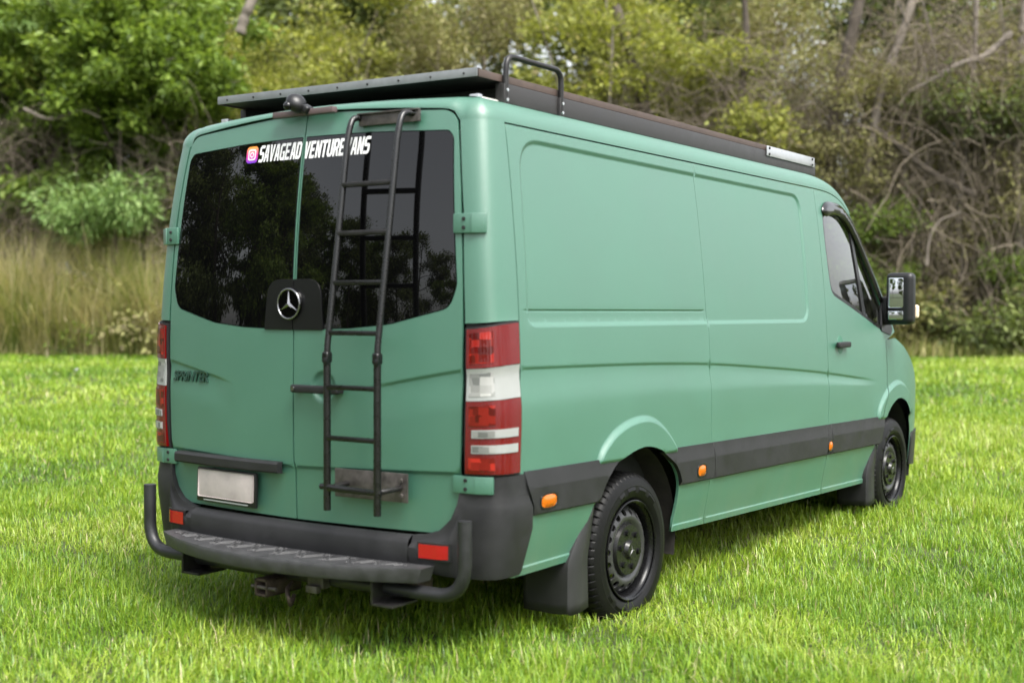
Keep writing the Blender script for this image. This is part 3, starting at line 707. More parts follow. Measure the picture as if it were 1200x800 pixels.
# ---- wheels
TR, RR = .352, .222
def build_wheel():
    w = empty('wheel', (0, 0, 0))
    # tyre: +x outward, lathe about x
    prof = []
    for x, r in ((-.195, .225), (-.212, .245), (-.222, .285), (-.218, .318), (-.205, .338), (-.19, .345), (-.165, .350), (-.14, .352), (-.115, .3525), (-.09, .352), (-.065, .350), (-.04, .345), (-.028, .338), (-.018, .326), (-.012, .312), (-.008, .296), (-.006, .29), (-.0065, .286), (-.003, .272), (-.004, .258), (-.006, .254), (-.010, .242), (-.019, .231), (-.03, .224), (-.05, .218)):
        prof.append((x, r))
    prof = np.array(prof); n = 360; G = []
    for i in range(n):
        a = 2*math.pi*i/n; row = []
        for j, (x, r) in enumerate(prof):
            dr = 0; dx = 0
            if 4 <= j <= 13:
                ph = (i+(2 if j > 8 else 0)) % 6
                if j in (5, 6, 10, 11, 12) and ph == 0: dr = -.007
                if j in (7, 9): dr = -.007
            if j == 18 and (i//7) % 3 and 20 < i % 180 < 100: dx = .0035
            row.append((x+dx, (r+dr)*math.cos(a), (r+dr)*math.sin(a)))
        G.append(row)
    tyre = grid('tyre', np.array(G), RUBBER, w, closed_u=True, angle=22)
    # raised sidewall lettering blocks (unreadable moulded marks)
    # rim barrel
    pr = np.array([(-.012, .216), (-.008, .2225), (-.010, .226), (-.018, .226), (-.020, .218), (-.03, .208), (-.045, .205), (-.075, .201), (-.115, .198), (-.16, .198)])
    an = np.linspace(0, 2*math.pi, 72, endpoint=False)
    G = np.array([[(x, r*math.cos(a), r*math.sin(a)) for x, r in pr] for a in an]); rim = grid('rim', G, RIMM, w, closed_u=True, angle=35)
    # disc with slots
    circ = lambda r, n, c=(0, 0): [(c[0]+r*math.cos(a), c[1]+r*math.sin(a)) for a in np.linspace(0, 2*math.pi, n, endpoint=False)]
    holes = []
    for k in range(18):
        a = 2*math.pi*k/18; cx, cy = .171*math.cos(a), .171*math.sin(a); u = np.array([math.cos(a), math.sin(a)]); v = np.array([-u[1], u[0]])
        holes.append([tuple(np.array([cx, cy])+u*.0165*math.cos(b)+v*.0165*math.sin(b)) for b in np.linspace(0, 2*math.pi, 14, endpoint=False)])
    def dx(r): return np.interp(r, [0, .05, .06, .075, .105, .125, .138, .15, .17, .188, .2], [-.056, -.056, -.060, -.062, -.056, -.042, -.032, -.031, -.040, -.056, -.075])
    def dm(q):
        q = np.asarray(q, float); r = np.hypot(q[:, 0], q[:, 1]); x = (dx(r-.006)+dx(r)+dx(r+.006))/3
        return np.stack([x, q[:, 0], q[:, 1]], 1)
    fe = [np.array(circ(r, 60)) for r in (.045, .055, .065, .085, .105, .112, .118, .125, .132, .14, .185)]
    patch('wheel_disc', circ(.2, 72), holes, dm, RIMM, w, .016, fe, lip=.012)
    w.children[-1].data.materials[0] = mat('wheel_disc_paint', (.03, .03, .031), .36, rvar=.1, vscale=25)
    # centre cap with rim and star
    bm = bmesh.new(); bmesh.ops.create_cone(bm, cap_ends=True, segments=48, radius1=.122, radius2=.112, depth=.026, matrix=Matrix.Translation((-.040, 0, 0)) @ Matrix.Rotation(math.pi/2, 4, 'Y'))
    bmesh.ops.create_cone(bm, cap_ends=True, segments=30, radius1=.048, radius2=.036, depth=.024, matrix=Matrix.Translation((-.022, 0, 0)) @ Matrix.Rotation(math.pi/2, 4, 'Y'))
    cap = bm_obj('hub_cap', bm, mat('hub_cap_plastic', (.009, .009, .009), .28, rvar=.08, vscale=20), w, angle=25)
    for k in range(6):
        a = 2*math.pi*(k+.5)/6; bm = bmesh.new()
        bmesh.ops.create_cone(bm, cap_ends=True, segments=6, radius1=.014, radius2=.012, depth=.018, matrix=Matrix.Translation((-.024, .082*math.cos(a), .082*math.sin(a))) @ Matrix.Rotation(math.pi/2, 4, 'Y'))
        bm_obj('wheel_nut', bm, RIMM, cap)
    star_mesh('cap_star', (-.0098, 0, 0), .028, 'x', mat('cap_star_grey', (.2, .2, .2), .35, metal=.6), cap)
    return w
def star_mesh(name, c, r, axis, m, parent, depth=.004):
    """raised three-pointed star"""
    bm = bmesh.new(); c = Vector(c)
    def P(a, rr, h):
        u, v = rr*math.sin(a), rr*math.cos(a)
        return c+(Vector((h, u, v)) if axis == 'x' else Vector((u, -h, v)))
    ctr = bm.verts.new(P(0, 0, depth)); ring = []
    for k in range(6):
        a = math.pi*k/3; ring.append(bm.verts.new(P(a, r if k % 2 == 0 else r*.16, 0)))
    for k in range(6): bm.faces.new((ctr, ring[k], ring[(k+1) % 6]))
    bmesh.ops.recalc_face_normals(bm, faces=bm.faces)
    return bm_obj(name, bm, m, parent, smooth=False)
WP = build_wheel()
def copy_tree(o, parent, xf):
    c = o.copy(); COL.objects.link(c); c.parent = None
    return c
def place_wheel(x, y, first, flipx, spin):
    if first: root = WP
    else:
        root = WP.copy(); COL.objects.link(root)
    kids = [k for k in WP_kids]
    for k, sub in kids:
        if first: kk = k
        else:
            kk = k.copy(); COL.objects.link(kk); kk.parent = root; kk.matrix_parent_inverse = Matrix.Identity(4)
            for s_ in sub:
                ss = s_.copy(); COL.objects.link(ss); ss.parent = kk; ss.matrix_parent_inverse = Matrix.Identity(4)
    root.rotation_mode = 'XYZ'
    root.location = (x, y, .342)
    root.rotation_euler = (spin, 0, math.pi if flipx else 0)
    bpy.context.view_layer.update()
    root.parent = VAN; root.matrix_parent_inverse = VAN.matrix_world.inverted()
WP_kids = [(k, list(k.children)) for k in WP.children]
place_wheel(.972, 1.147, True, False, .3)
place_wheel(.972, 4.812, False, False, 1.1); place_wheel(-.972, 1.147, False, True, .5); place_wheel(-.972, 4.812, False, True, 2.)
# ================================================================== van fittings
# ---- rear emblem plaque and star
pl = fillet([(-.165, 1.338), (.165, 1.338), (.150, 1.548), (-.15, 1.548)], [.004, .004, .06, .06], 6, True)
rmap = rear_map(.007)
PLQ = mat('satin_black_plaque', (.005, .005, .0055), .32, spec=.4, bump=.1, bscale=200)
pa = np.array([p for p in pl if p[0] <= 0]); pa = pa[np.argsort(np.arctan2(pa[:, 1]-1.44, pa[:, 0]+.08))]
left = fillet([(-.165, 1.340), (-.003, 1.340), (-.003, 1.550), (-.148, 1.550)], [.004, .002, .002, .10], 6, True)
right = fillet([(.003, 1.340), (.165, 1.340), (.148, 1.550), (.003, 1.550)], [.002, .004, .10, .002], 6, True)
plq = patch('emblem_plaque', left, [], rmap, PLQ, RDL, .04, lip=.01)
patch('emblem_plaque', right, [], rmap, PLQ, RDR, .04, lip=.01)
ec = (-.012, float(rear_y(np.array([[0, 1.445]]))[0])-.012, 1.447)
bm = bmesh.new(); bmesh.ops.create_cone(bm, cap_ends=True, segments=40, radius1=.068, radius2=.062, depth=.016, matrix=Matrix.Translation(ec) @ Matrix.Rotation(math.pi/2, 4, 'X'))
bm_obj('emblem_disc', bm, GLASSR, RDL, angle=25)
an = np.linspace(0, 2*math.pi, 49)
V, F = tube_mesh(np.stack([ec[0]+.062*np.cos(an), np.full(49, ec[1]-.008), ec[2]+.062*np.sin(an)], 1), .0042, 8)
link('emblem_ring', np_mesh('emblem_ring', V, F, True), CHROME, RDL)
star_mesh('emblem_star', (ec[0], ec[1]-.0085, ec[2]), .058, 'y', CHROME, RDL, .007)

# ---- rear door handle
bm = bmesh.new(); bx(bm, (.156, -.066, 1.098), (.262, .028, .034), .012, seg=3); hd = bm_obj('rear_handle', bm, PLAST, RDR)
bm = bmesh.new(); bmesh.ops.create_cone(bm, cap_ends=True, segments=20, radius1=.010, radius2=.009, depth=.006, matrix=Matrix.Translation((.046, -.082, 1.098)) @ Matrix.Rotation(math.pi/2, 4, 'X')); bm_obj('key_lock', bm, CHROME, hd)
bm = bmesh.new(); bx(bm, (.046, -.045, 1.098), (.03, .05, .028), .006); bx(bm, (.26, -.045, 1.098), (.03, .05, .028), .006); bm_obj('handle_mount', bm, PLAST, hd)

# ---- plate lamp bar, number plate
xs = np.linspace(-.755, -.062, 24); G = []
for z, o in ((.735, -.005), (.737, .028), (.744, .034), (.775, .034), (.783, .028), (.785, -.005)):
    q = np.stack([xs, np.full(24, .9)], 1); G.append(np.stack([xs, rear_y(q)-o, np.full(24, z)], 1))
G = np.array(G); G = np.concatenate([G[:, :1]+np.array([0, .03, 0]), G, G[:, -1:]+np.array([0, .03, 0])], 1)
grid('plate_lamp_bar', G, PLAST, RDL, flip=False, angle=35)
pc = Vector((-.405, -.022, .650)); pr = Matrix.Rotation(-.075, 3, 'Z') @ Matrix.Rotation(-.03, 3, 'X')
bm = bmesh.new(); bx(bm, pc, (.400, .014, .150), .006, pr); np_ = bm_obj('number_plate', bm, BLACKP, RDL)
PLATEM = mat('blank_plate', (.40, .355, .34), .45, var=.2, vscale=7)
bm = bmesh.new(); bx(bm, pc+pr @ Vector((0, -.007, .007)), (.372, .004, .120), .008, pr); bm_obj('plate_face', bm, PLATEM, np_)
bm = bmesh.new()
bx(bm, pc+pr @ Vector((0, -.0075, -.066)), (.30, .001, .005), 0, pr)
bm_obj('frame_strip', bm, mat('pale_print', (.35, .37, .36), .5), np_, smooth=False)

# ---- lettering laid on the door and glass
def text_on(name, body, x0, x1, z0, h, off, m, parent, shear=0.0, bold=0.0, slope=0.0, caps=None, thick=0.0, space=1.0):
    cu = bpy.data.curves.new(name, 'FONT'); cu.body = body; cu.size = 1; cu.shear = shear; cu.offset = bold; cu.resolution_u = 3; cu.space_character = space
    if caps:
        cu.small_caps_scale = caps
        for i, c in enumerate(cu.body_format):
            if i > 0: c.use_small_caps = True
    if thick: cu.extrude = .5
    ob = bpy.data.objects.new('tmp', cu); COL.objects.link(ob)
    bpy.context.view_layer.update()
    me = bpy.data.meshes.new_from_object(ob.evaluated_get(bpy.context.evaluated_depsgraph_get()))
    bpy.data.objects.remove(ob); bpy.data.curves.remove(cu)
    V = np.array([v.co[:] for v in me.vertices]); lo, hi = V.min(0), V.max(0)
    u = (V[:, 0]-lo[0])/(hi[0]-lo[0]); v = (V[:, 1]-lo[1])/(hi[1]-lo[1])
    x = x0+(x1-x0)*u; z = z0+h*v+slope*(x-x0)
    y = rear_y(np.stack([x, z], 1))-off
    if thick: y = y-thick*(V[:, 2] > 0)
    for i, vt in enumerate(me.vertices): vt.co = (x[i], y[i], z[i])
    me.name = name; me.update()
    me.materials.clear()
    return link(name, me, m, parent)
GL = {  # heavy condensed block capitals: outline, hole
    'A': ([(0, 0), (.9, 7), (3.1, 7), (4, 0), (2.75, 0), (2.5, 1.7), (1.5, 1.7), (1.25, 0)], [(1.62, 2.9), (2.38, 2.9), (2.1, 5.8), (1.9, 5.8)]),
    'S': ([(0, 0), (3, 0), (4, 1), (4, 3.6), (3.2, 4.2), (1.3, 4.2), (1.3, 5.8), (4, 5.8), (4, 7), (1, 7), (0, 6), (0, 3.6), (.8, 3), (2.7, 3), (2.7, 1.2), (0, 1.2)], None),
    'V': ([(1.3, 0), (2.7, 0), (4, 7), (2.7, 7), (2, 2.0), (1.3, 7), (0, 7)], None),
    'G': ([(1, 0), (4, 0), (4, 3.8), (2.2, 3.8), (2.2, 2.7), (2.7, 2.7), (2.7, 1.2), (1.3, 1.2), (1.3, 5.8), (4, 5.8), (4, 7), (1, 7), (0, 6), (0, 1)], None),
    'E': ([(0, 0), (3.6, 0), (3.6, 1.2), (1.3, 1.2), (1.3, 2.9), (3.2, 2.9), (3.2, 4.1), (1.3, 4.1), (1.3, 5.8), (3.6, 5.8), (3.6, 7), (0, 7)], None),
    'D': ([(0, 0), (3, 0), (4, 1), (4, 6), (3, 7), (0, 7)], [(1.3, 1.2), (2.7, 1.2), (2.7, 5.8), (1.3, 5.8)]),
    'N': ([(0, 0), (1.3, 0), (1.3, 4), (2.7, 0), (4, 0), (4, 7), (2.7, 7), (2.7, 3), (1.3, 7), (0, 7)], None),
    'T': ([(1.35, 0), (2.65, 0), (2.65, 5.8), (4, 5.8), (4, 7), (0, 7), (0, 5.8), (1.35, 5.8)], None),
    'U': ([(1, 0), (3, 0), (4, 1), (4, 7), (2.7, 7), (2.7, 1.2), (1.3, 1.2), (1.3, 7), (0, 7), (0, 1)], None),
    'R': ([(0, 0), (1.3, 0), (1.3, 2.6), (1.8, 2.6), (2.7, 0), (4, 0), (3.1, 2.9), (4, 3.6), (4, 6), (3, 7), (0, 7)], [(1.3, 3.8), (2.7, 3.8), (2.7, 5.8), (1.3, 5.8)])}
def letters(word, x0, x1, z0, h, parent):
    pitch = (x1-x0)/len(word); wl = pitch*.90
    for i, ch in enumerate(word):
        o_, h_ = GL[ch]; T_ = lambda P: [(x0+i*pitch+p[0]/4*wl+.10*h*p[1]/7, z0+h*p[1]/7) for p in P]
        patch('letter', T_(o_), [T_(h_)] if h_ else [], rear_map(.0035), WHITE, parent, .03, lip=0)
letters('SAVAGEAD', -.264, -.010, 2.056, .072, RDL); letters('VENTUREVANS', .006, .358, 2.054, .072, RDR)
text_on('model_lettering', 'Sprinter'.upper(), -.80, -.545, 1.100, .047, .002, mat('badge_grey', (.02, .05, .037), .3), RDL, .25, .008, slope=.0, caps=.78, thick=.006, space=1.0)
# rounded-square photo badge sticker
bmat = mat('sticker_gradient', (.8, .2, .3), .5); t = bmat.node_tree
tc = t.nodes.new('ShaderNodeTexCoord'); sp = t.nodes.new('ShaderNodeSeparateXYZ'); t.links.new(tc.outputs['Generated'], sp.inputs[0])
rp = t.nodes.new('ShaderNodeValToRGB'); rp.color_ramp.elements[0].color = (.12, .03, .55, 1); rp.color_ramp.elements[1].color = (.95, .35, .03, 1)
e_ = rp.color_ramp.elements.new(.5); e_.color = (.75, .03, .28, 1)
t.links.new(sp.outputs[2], rp.inputs[0]); t.links.new(rp.outputs[0], bsdf(bmat).inputs['Base Color'])
def rsq(cx, cz, r, k=.35, n=5): return fillet([(cx-r, cz-r), (cx+r, cz-r), (cx+r, cz+r), (cx-r, cz+r)], r*k*1.6, n, True)
sx, sz = -.308, 2.092
stk = patch('sticker_badge', rsq(sx, sz, .036), [], rear_map(.0033), bmat, RDL, .02, lip=0)
patch('sticker_outline', rsq(sx, sz, .024), [rsq(sx, sz, .018)], rear_map(.0042), WHITE, RDL, .02, lip=0)
cc = lambda r: [(sx+r*math.cos(a), sz+r*math.sin(a)) for a in np.linspace(0, 2*math.pi, 20, endpoint=False)]
patch('sticker_ring', cc(.0125), [cc(.0075)], rear_map(.0042), WHITE, RDL, .02, lip=0)

# ---- ladder on the right rear door
LAD = empty('ladder', (.43, -.15, .63), VAN)
def lad_y(z): return -.15 if z < 1.24 else -.15+(z-1.24)/(2.13-1.24)*.125
for x in (.300, .560):
    pts = [(x, -.15, .628), (x, -.15, .95), (x, -.15, 1.20), (x, -.148, 1.28), (x, lad_y(1.7), 1.7), (x, lad_y(2.09), 2.09), (x, -.012, 2.16), (x, .012, 2.195), (x+.012, .05, 2.200), (x+.035, .072, 2.197)]
    P = np.vstack([np.array(pts[:6]), cr(pts[5:], 6)[1:]])
    up_ = P[P[:, 2] >= 1.2]
    tube('rail', P, np.where(P[:, 2] < 1.25, .0150, .0130), STEELB, LAD, 14)
    bm = bmesh.new(); bx(bm, (x, -.15, 1.235), (.033, .034, .045), .010, seg=3); bx(bm, (x+.01, -.168, 1.22), (.018, .018, .03), .006); bm_obj('rail_joint', bm, STEELB, LAD)
for z in (1.922, 1.727, 1.530, 1.332, 1.118, .917, .716):
    y = lad_y(z); bm = bmesh.new(); bx(bm, (.43, y, z), (.262, .026, .020), .006); bm_obj('rung', bm, STEELB if z < 1.7 else STEELW, LAD)
bm = bmesh.new(); bx(bm, (.452, .052, 2.192), (.30, .016, .05), .004, Matrix.Rotation(.05, 3, 'Z')); bx(bm, (.452, .045, 2.215), (.30, .024, .006), .001, Matrix.Rotation(.05, 3, 'Z')); bm_obj('mounting_plate', bm, GALV, LAD)
bm = bmesh.new(); bx(bm, (.425, -.030, .724), (.365, .008, .115), .003, Matrix.Rotation(.05, 3, 'Z')); bm_obj('mounting_plate', bm, GALV, LAD)
tube('stay', [(.27, -.155, .722), (.30, -.152, .722), (.56, -.150, .716), (.575, -.145, .716)], .012, STEELB, LAD)
for x, dx in ((.31, -.0), (.555, .02)): tube('stay', cr([(x, -.15, .718), (x+dx, -.10, .722), (x+dx, -.03, .724)], 4), .011, STEELW, LAD)
for x, z in ((.265, .695), (.585, .695), (.265, .755), (.585, .755)):
    bm = bmesh.new(); bmesh.ops.create_cone(bm, cap_ends=True, segments=6, radius1=.009, radius2=.008, depth=.010, matrix=Matrix.Translation((x, -.037, z)) @ Matrix.Rotation(math.pi/2, 4, 'X')); bm_obj('plate_bolt', bm, GALV, LAD)

# ---- reversing camera on the roof header
bm = bmesh.new(); bx(bm, (.010, .028, 2.246), (.345, .03, .026), .006, Matrix.Rotation(.0, 3, 'Z')); RC = bm_obj('reversing_camera', bm, mat('camera_base', (.10, .07, .07), .5, var=.2, vscale=12), VAN)
G = []
for t_ in np.linspace(0, 1, 9):
    c = np.array([-.02+.055*t_, -.035+.075*t_, 2.285-.02*t_-.02*t_*t_]); r = .033*math.sqrt(max(0.02, 1-(t_*1.0)**3)) if t_ > .05 else .032
    G.append([(c[0]+r*math.cos(a), c[1]+.3*r*math.sin(a), c[2]+r*1.05*math.sin(a)) for a in np.linspace(0, 2*math.pi, 20, endpoint=False)])
bm = bmesh.new(); bmesh.ops.create_uvsphere(bm, u_segments=20, v_segments=12, radius=1, matrix=Matrix.Translation((-.008, .0, 2.283)) @ Matrix.Rotation(.9, 4, 'Y') @ Matrix.Rotation(.2, 4, 'X') @ Matrix.Diagonal((.046, .045, .034, 1)))
bx(bm, (.030, .02, 2.258), (.05, .05, .035), .012, Matrix.Rotation(.5, 3, 'Y'), 3); bm_obj('camera_hood', bm, BLACKP, RC)
bm = bmesh.new(); bmesh.ops.create_uvsphere(bm, u_segments=14, v_segments=8, radius=.019, matrix=Matrix.Translation((-.02, -.038, 2.268))); bm_obj('camera_lens', bm, GLASSR, RC)

# ---- roof rack
RK = empty('roof_rack', (0, 2.0, 2.28), VAN)
y0, y1, hwk = .25, 3.80, .745
bm = bmesh.new(); bx(bm, (0, (y0+y1)/2, 2.388), (2*hwk-.004, y1-y0, .016), .001); bm_obj('deck', bm, mat('deck_underside_black', (.016, .014, .013), .7, var=.4, vscale=5), RK)
bm = bmesh.new(); bx(bm, (0, y0-.004, 2.391), (2*hwk, .006, .034), .002); bx(bm, (0, y0+.010, 2.4085), (2*hwk, .03, .003), .001); bm_obj('edge_trim', bm, DECKE, RK)
for x in np.linspace(-.68, .68, 9):
    bm = bmesh.new(); bmesh.ops.create_cone(bm, cap_ends=True, segments=8, radius1=.0045, radius2=.004, depth=.005, matrix=Matrix.Translation((x, y0-.008, 2.390)) @ Matrix.Rotation(math.pi/2, 4, 'X')); bm_obj('trim_screw', bm, STEELW, RK)
for k in range(5):                                     # flat panels lying on the deck
    ya = y0+.03+(y1-y0-.06)*k/5; yb = y0+.03+(y1-y0-.06)*(k+1)/5-.012
    bm = bmesh.new(); bx(bm, (0, (ya+yb)/2, 2.402), (2*hwk-.03, yb-ya, .012), .003); bm_obj('deck_panel', bm, mat('panel_black', (.02, .02, .024), .25) if k == 0 else bpy.data.materials['panel_black'], RK)
for s in (1, -1):
    bm = bmesh.new(); bx(bm, (s*(hwk+.002), (y0+y1)/2, 2.388), (.008, y1-y0, .030), .002); bm_obj('deck_edge', bm, DECKS, RK)
    bm = bmesh.new(); bx(bm, (s*(hwk-.004), (.40+3.86)/2, 2.330), (.036, 3.46, .082), .005); bm_obj('side_rail', bm, RAILM, RK)
    # front plate
    bm = bmesh.new(); bx(bm, (s*(hwk+.020), 3.45, 2.368), (.006, .74, .058), .002); fp = bm_obj('end_plate', bm, ALU, RK)
    for y in (3.11, 3.78):
        for z in (2.35, 2.385):
            bm = bmesh.new(); bmesh.ops.create_cone(bm, cap_ends=True, segments=8, radius1=.008, radius2=.007, depth=.008, matrix=Matrix.Translation((s*(hwk+.025), y, z)) @ Matrix.Rotation(math.pi/2, 4, 'Y')); bm_obj('plate_screw', bm, STEELW, fp)
    # feet
    for y in (.355, 1.5, 2.6, 3.6):
        z0_ = 2.225
        bm = bmesh.new(); bx(bm, (s*(hwk-.03), y, (2.30+z0_)/2), (.05, .13, 2.30-z0_), .004); ft = bm_obj('rack_foot', bm, CREAM if y < 1 else RAILM, RK)
    bm = bmesh.new(); bx(bm, (s*(hwk-.028), .276, 2.283), (.045, .03, .05), .003); bm_obj('rail_end_cap', bm, ALU, RK)
# under-deck cross bars
for y in (.55, 1.6, 2.6, 3.5):
    bm = bmesh.new(); bx(bm, (0, y, 2.350), (2*hwk-.06, .05, .05), .005); bm_obj('cross_bar', bm, RAILM, RK)
xh = hwk+.022
P = fillet([(xh, .412, 2.30), (xh, .415, 2.482), (xh, .835, 2.482), (xh, .838, 2.30)], .055, 7)
tube('grab_hoop', P, .0125, STEELW, RK, 12)
for y in (.412, .838):
    bm = bmesh.new(); bx(bm, (xh-.004, y, 2.322), (.02, .034, .085), .003); bm_obj('hoop_bracket', bm, RAILM, RK)
    for z in (2.30, 2.34):
        bm = bmesh.new(); bmesh.ops.create_cone(bm, cap_ends=True, segments=6, radius1=.008, radius2=.007, depth=.008, matrix=Matrix.Translation((xh+.010, y, z)) @ Matrix.Rotation(math.pi/2, 4, 'Y')); bm_obj('hoop_bolt', bm, ALU, RK)
bm = bmesh.new(); bx(bm, (-.60, .37, 2.412), (.10, .06, .012), .004, seg=2); bm_obj('deck_latch', bm, ALU, RK)

# ---- rear step with hoops and tow hitch
ST = empty('tow_step', (0, -.1, .33), VAN)
def step_y(x): return -.275+.17*(np.abs(x)/.72)**2.2
xs = np.linspace(-.735, .735, 41)
yb_ = lambda x: np.full_like(x, -.02)
G = []
sec = [(.375, .0, 1), (.377, 0, .02), (.385, 0, -.002), (.420, 0, .0), (.430, 0, .006), (.4345, 0, .016), (.4345, 0, .5), (.4345, 0, 1.0)]
for z, _, f in sec:
    yf = step_y(xs); y = yf+(-.015-yf)*f
    G.append(np.stack([xs, y, np.full(41, z)], 1))
G = np.array(G)
# chamfered ends: taper downwards inwards
for k, z in enumerate([q[0] for q in sec]):
    sc_ = 1-(.4345-z)*.55; G[k, :, 0] *= sc_
capL = G[:, :1].copy(); capL[:, :, 1] = -.012
capR = G[:, -1:].copy(); capR[:, :, 1] = -.012
grid('step_board', np.concatenate([capL, G, capR], 1), mat('worn_step_rubber', (.034, .034, .036), .55, var=.35, vscale=14, rvar=.12, bump=.35, bscale=120), ST, flip=False, angle=40)
TREAD = mat('tread_bar', (.05, .05, .052), .5, var=.3, vscale=20)
for k in range(44):
    x = -.68+k*(1.36/43); yf = float(step_y(np.array([x]))[0]); d = (-.06-yf)-.045
    if d < .03: continue
    bm = bmesh.new(); sl_ = .35*(1 if k % 2 else -1)
    bx(bm, (x, (yf+.03-.06)/2, .4365), (.012, d*.86, .006), .002, Matrix.Rotation(.55 if (k//2) % 2 else -.55, 3, 'Z'), 1); bm_obj('tread_bar', bm, TREAD, ST)
zt_ = .330
P = fillet([(-.895, -.035, .625), (-.895, -.035, zt_), (-.30, -.06, zt_), (.30, -.06, zt_), (.895, -.035, zt_), (.895, -.035, .625)], [0, .13, .2, .2, .13, 0], 9)
tube('bumper_hoop', P, .0275, mat('hoop_black_coat', (.016, .0165, .018), .42, rvar=.1, var=.25, vscale=12, bump=.15, bscale=120), ST, 18)
bm = bmesh.new(); bx(bm, (0, .0, .345), (1.36, .10, .06), .008); bm_obj('tow_beam', bm, RUST, ST)
for x in (-.56, .52):
    bm = bmesh.new(); bx(bm, (x, -.06, .325), (.012, .16, .10), .003); bx(bm, (x+.05, -.06, .279), (.11, .16, .010), .002); bm_obj('step_bracket', bm, STEELW, ST)
bm = bmesh.new()
for dx_, dz_, sx_, sz_ in ((-.031, 0, .010, .072), (.031, 0, .010, .072), (0, .031, .072, .010), (0, -.031, .072, .010)): bx(bm, (-.03+dx_, -.09, .285+dz_), (sx_, .20, sz_), .002)
rcv = bm_obj('hitch_receiver', bm, RUST, ST)
tube('hitch_pin', [(-.09, -.18, .285), (.05, -.18, .285)], .008, GALV, rcv)
tube('safety_loop', cr([(.06, -.10, .30), (.09, -.16, .285), (.12, -.18, .255), (.10, -.15, .225), (.07, -.10, .25)], 5), .009, RUST, rcv)
bm = bmesh.new(); bx(bm, (.21, -.10, .325), (.085, .05, .05), .006); bx(bm, (.21, -.135, .30), (.06, .03, .03), .005); bm_obj('trailer_socket', bm, GALV, ST)

RK.rotation_euler = (0, .0105, 0); RK.location.z -= .008
# ================================================================== GROUND, GRASS, FOREST
FWH = np.array([math.sin(YAW), math.cos(YAW)]); RTH = np.array([math.cos(YAW), -math.sin(YAW)])
def td(x, y):
    dx, dy = x-CAM[0], y-CAM[1]; return dx*FWH[0]+dy*FWH[1], dx*RTH[0]+dy*RTH[1]
def wxy(t, l): return CAM[0]+FWH[0]*t+RTH[0]*l, CAM[1]+FWH[1]*t+RTH[1]*l
def vnoise(x, y, sc, seed):
    r = np.random.default_rng(seed).random((64, 64)); u, v = x/sc, y/sc
    i, j = np.floor(u).astype(int), np.floor(v).astype(int); fu, fv = u-i, v-j; fu = fu*fu*(3-2*fu); fv = fv*fv*(3-2*fv)
    g = lambda a, b: r[a % 64, b % 64]
    return (g(i, j)*(1-fu)+g(i+1, j)*fu)*(1-fv)+(g(i, j+1)*(1-fu)+g(i+1, j+1)*fu)*fv
def gz(x, y):
    x = np.asarray(x, float); y = np.asarray(y, float); t, l = td(x, y)
    return .25*sstep(8, 31, t)+1.6*sstep(31, 60, t)+.05*(vnoise(x, y, 2.3, 3)-.5)*sstep(9, 13, t)+.055
# ground sheet
ax = np.concatenate([-np.geomspace(900, 22, 16), np.linspace(-20, 20, 41), np.geomspace(22, 900, 16)])
X, Y = np.meshgrid(ax, ax+10, indexing='ij')
GM = mat('soil_and_thatch', (.05, .065, .018), .95, var=.5, vscale=1.2, bump=.6, bscale=12)
V, F = grid_mesh(np.stack([X, Y, gz(X, Y)], -1)); gr = link('ground', np_mesh('ground', V, F, True), GM); tag(gr, kind='structure')

def attr_mat(name, stops, rough=.6, transl=.35, tr_gain=1.3, spec=.3, attr='var', noise=0):
    """leaf-like material: colour picked per leaf, light passes through"""
    m = bpy.data.materials.new(name); m.use_nodes = True; t = m.node_tree; b = bsdf(m)
    a = t.nodes.new('ShaderNodeAttribute'); a.attribute_name = attr
    rp = t.nodes.new('ShaderNodeValToRGB'); el = rp.color_ramp.elements
    el[0].position, el[0].color = stops[0][0], (*stops[0][1], 1); el[1].position, el[1].color = stops[-1][0], (*stops[-1][1], 1)
    for p, c in stops[1:-1]: e = el.new(p); e.color = (*c, 1)
    t.links.new(a.outputs['Fac'], rp.inputs[0]); t.links.new(rp.outputs[0], b.inputs['Base Color'])
    b.inputs['Roughness'].default_value = rough; b.inputs['Specular IOR Level'].default_value = spec
    if transl:
        tr = t.nodes.new('ShaderNodeBsdfTranslucent'); mx = t.nodes.new('ShaderNodeMixShader'); mx.inputs[0].default_value = transl
        mm = t.nodes.new('ShaderNodeMix'); mm.data_type = 'RGBA'; mm.blend_type = 'MULTIPLY'; mm.inputs[0].default_value = 1; mm.inputs[7].default_value = (tr_gain, tr_gain, tr_gain*.6, 1)
        t.links.new(rp.outputs[0], mm.inputs[6]); t.links.new(mm.outputs[2], tr.inputs[0])
        out = [n for n in t.nodes if n.type == 'OUTPUT_MATERIAL'][0]
        t.links.new(b.outputs[0], mx.inputs[1]); t.links.new(tr.outputs[0], mx.inputs[2]); t.links.new(mx.outputs[0], out.inputs[0])
    return m

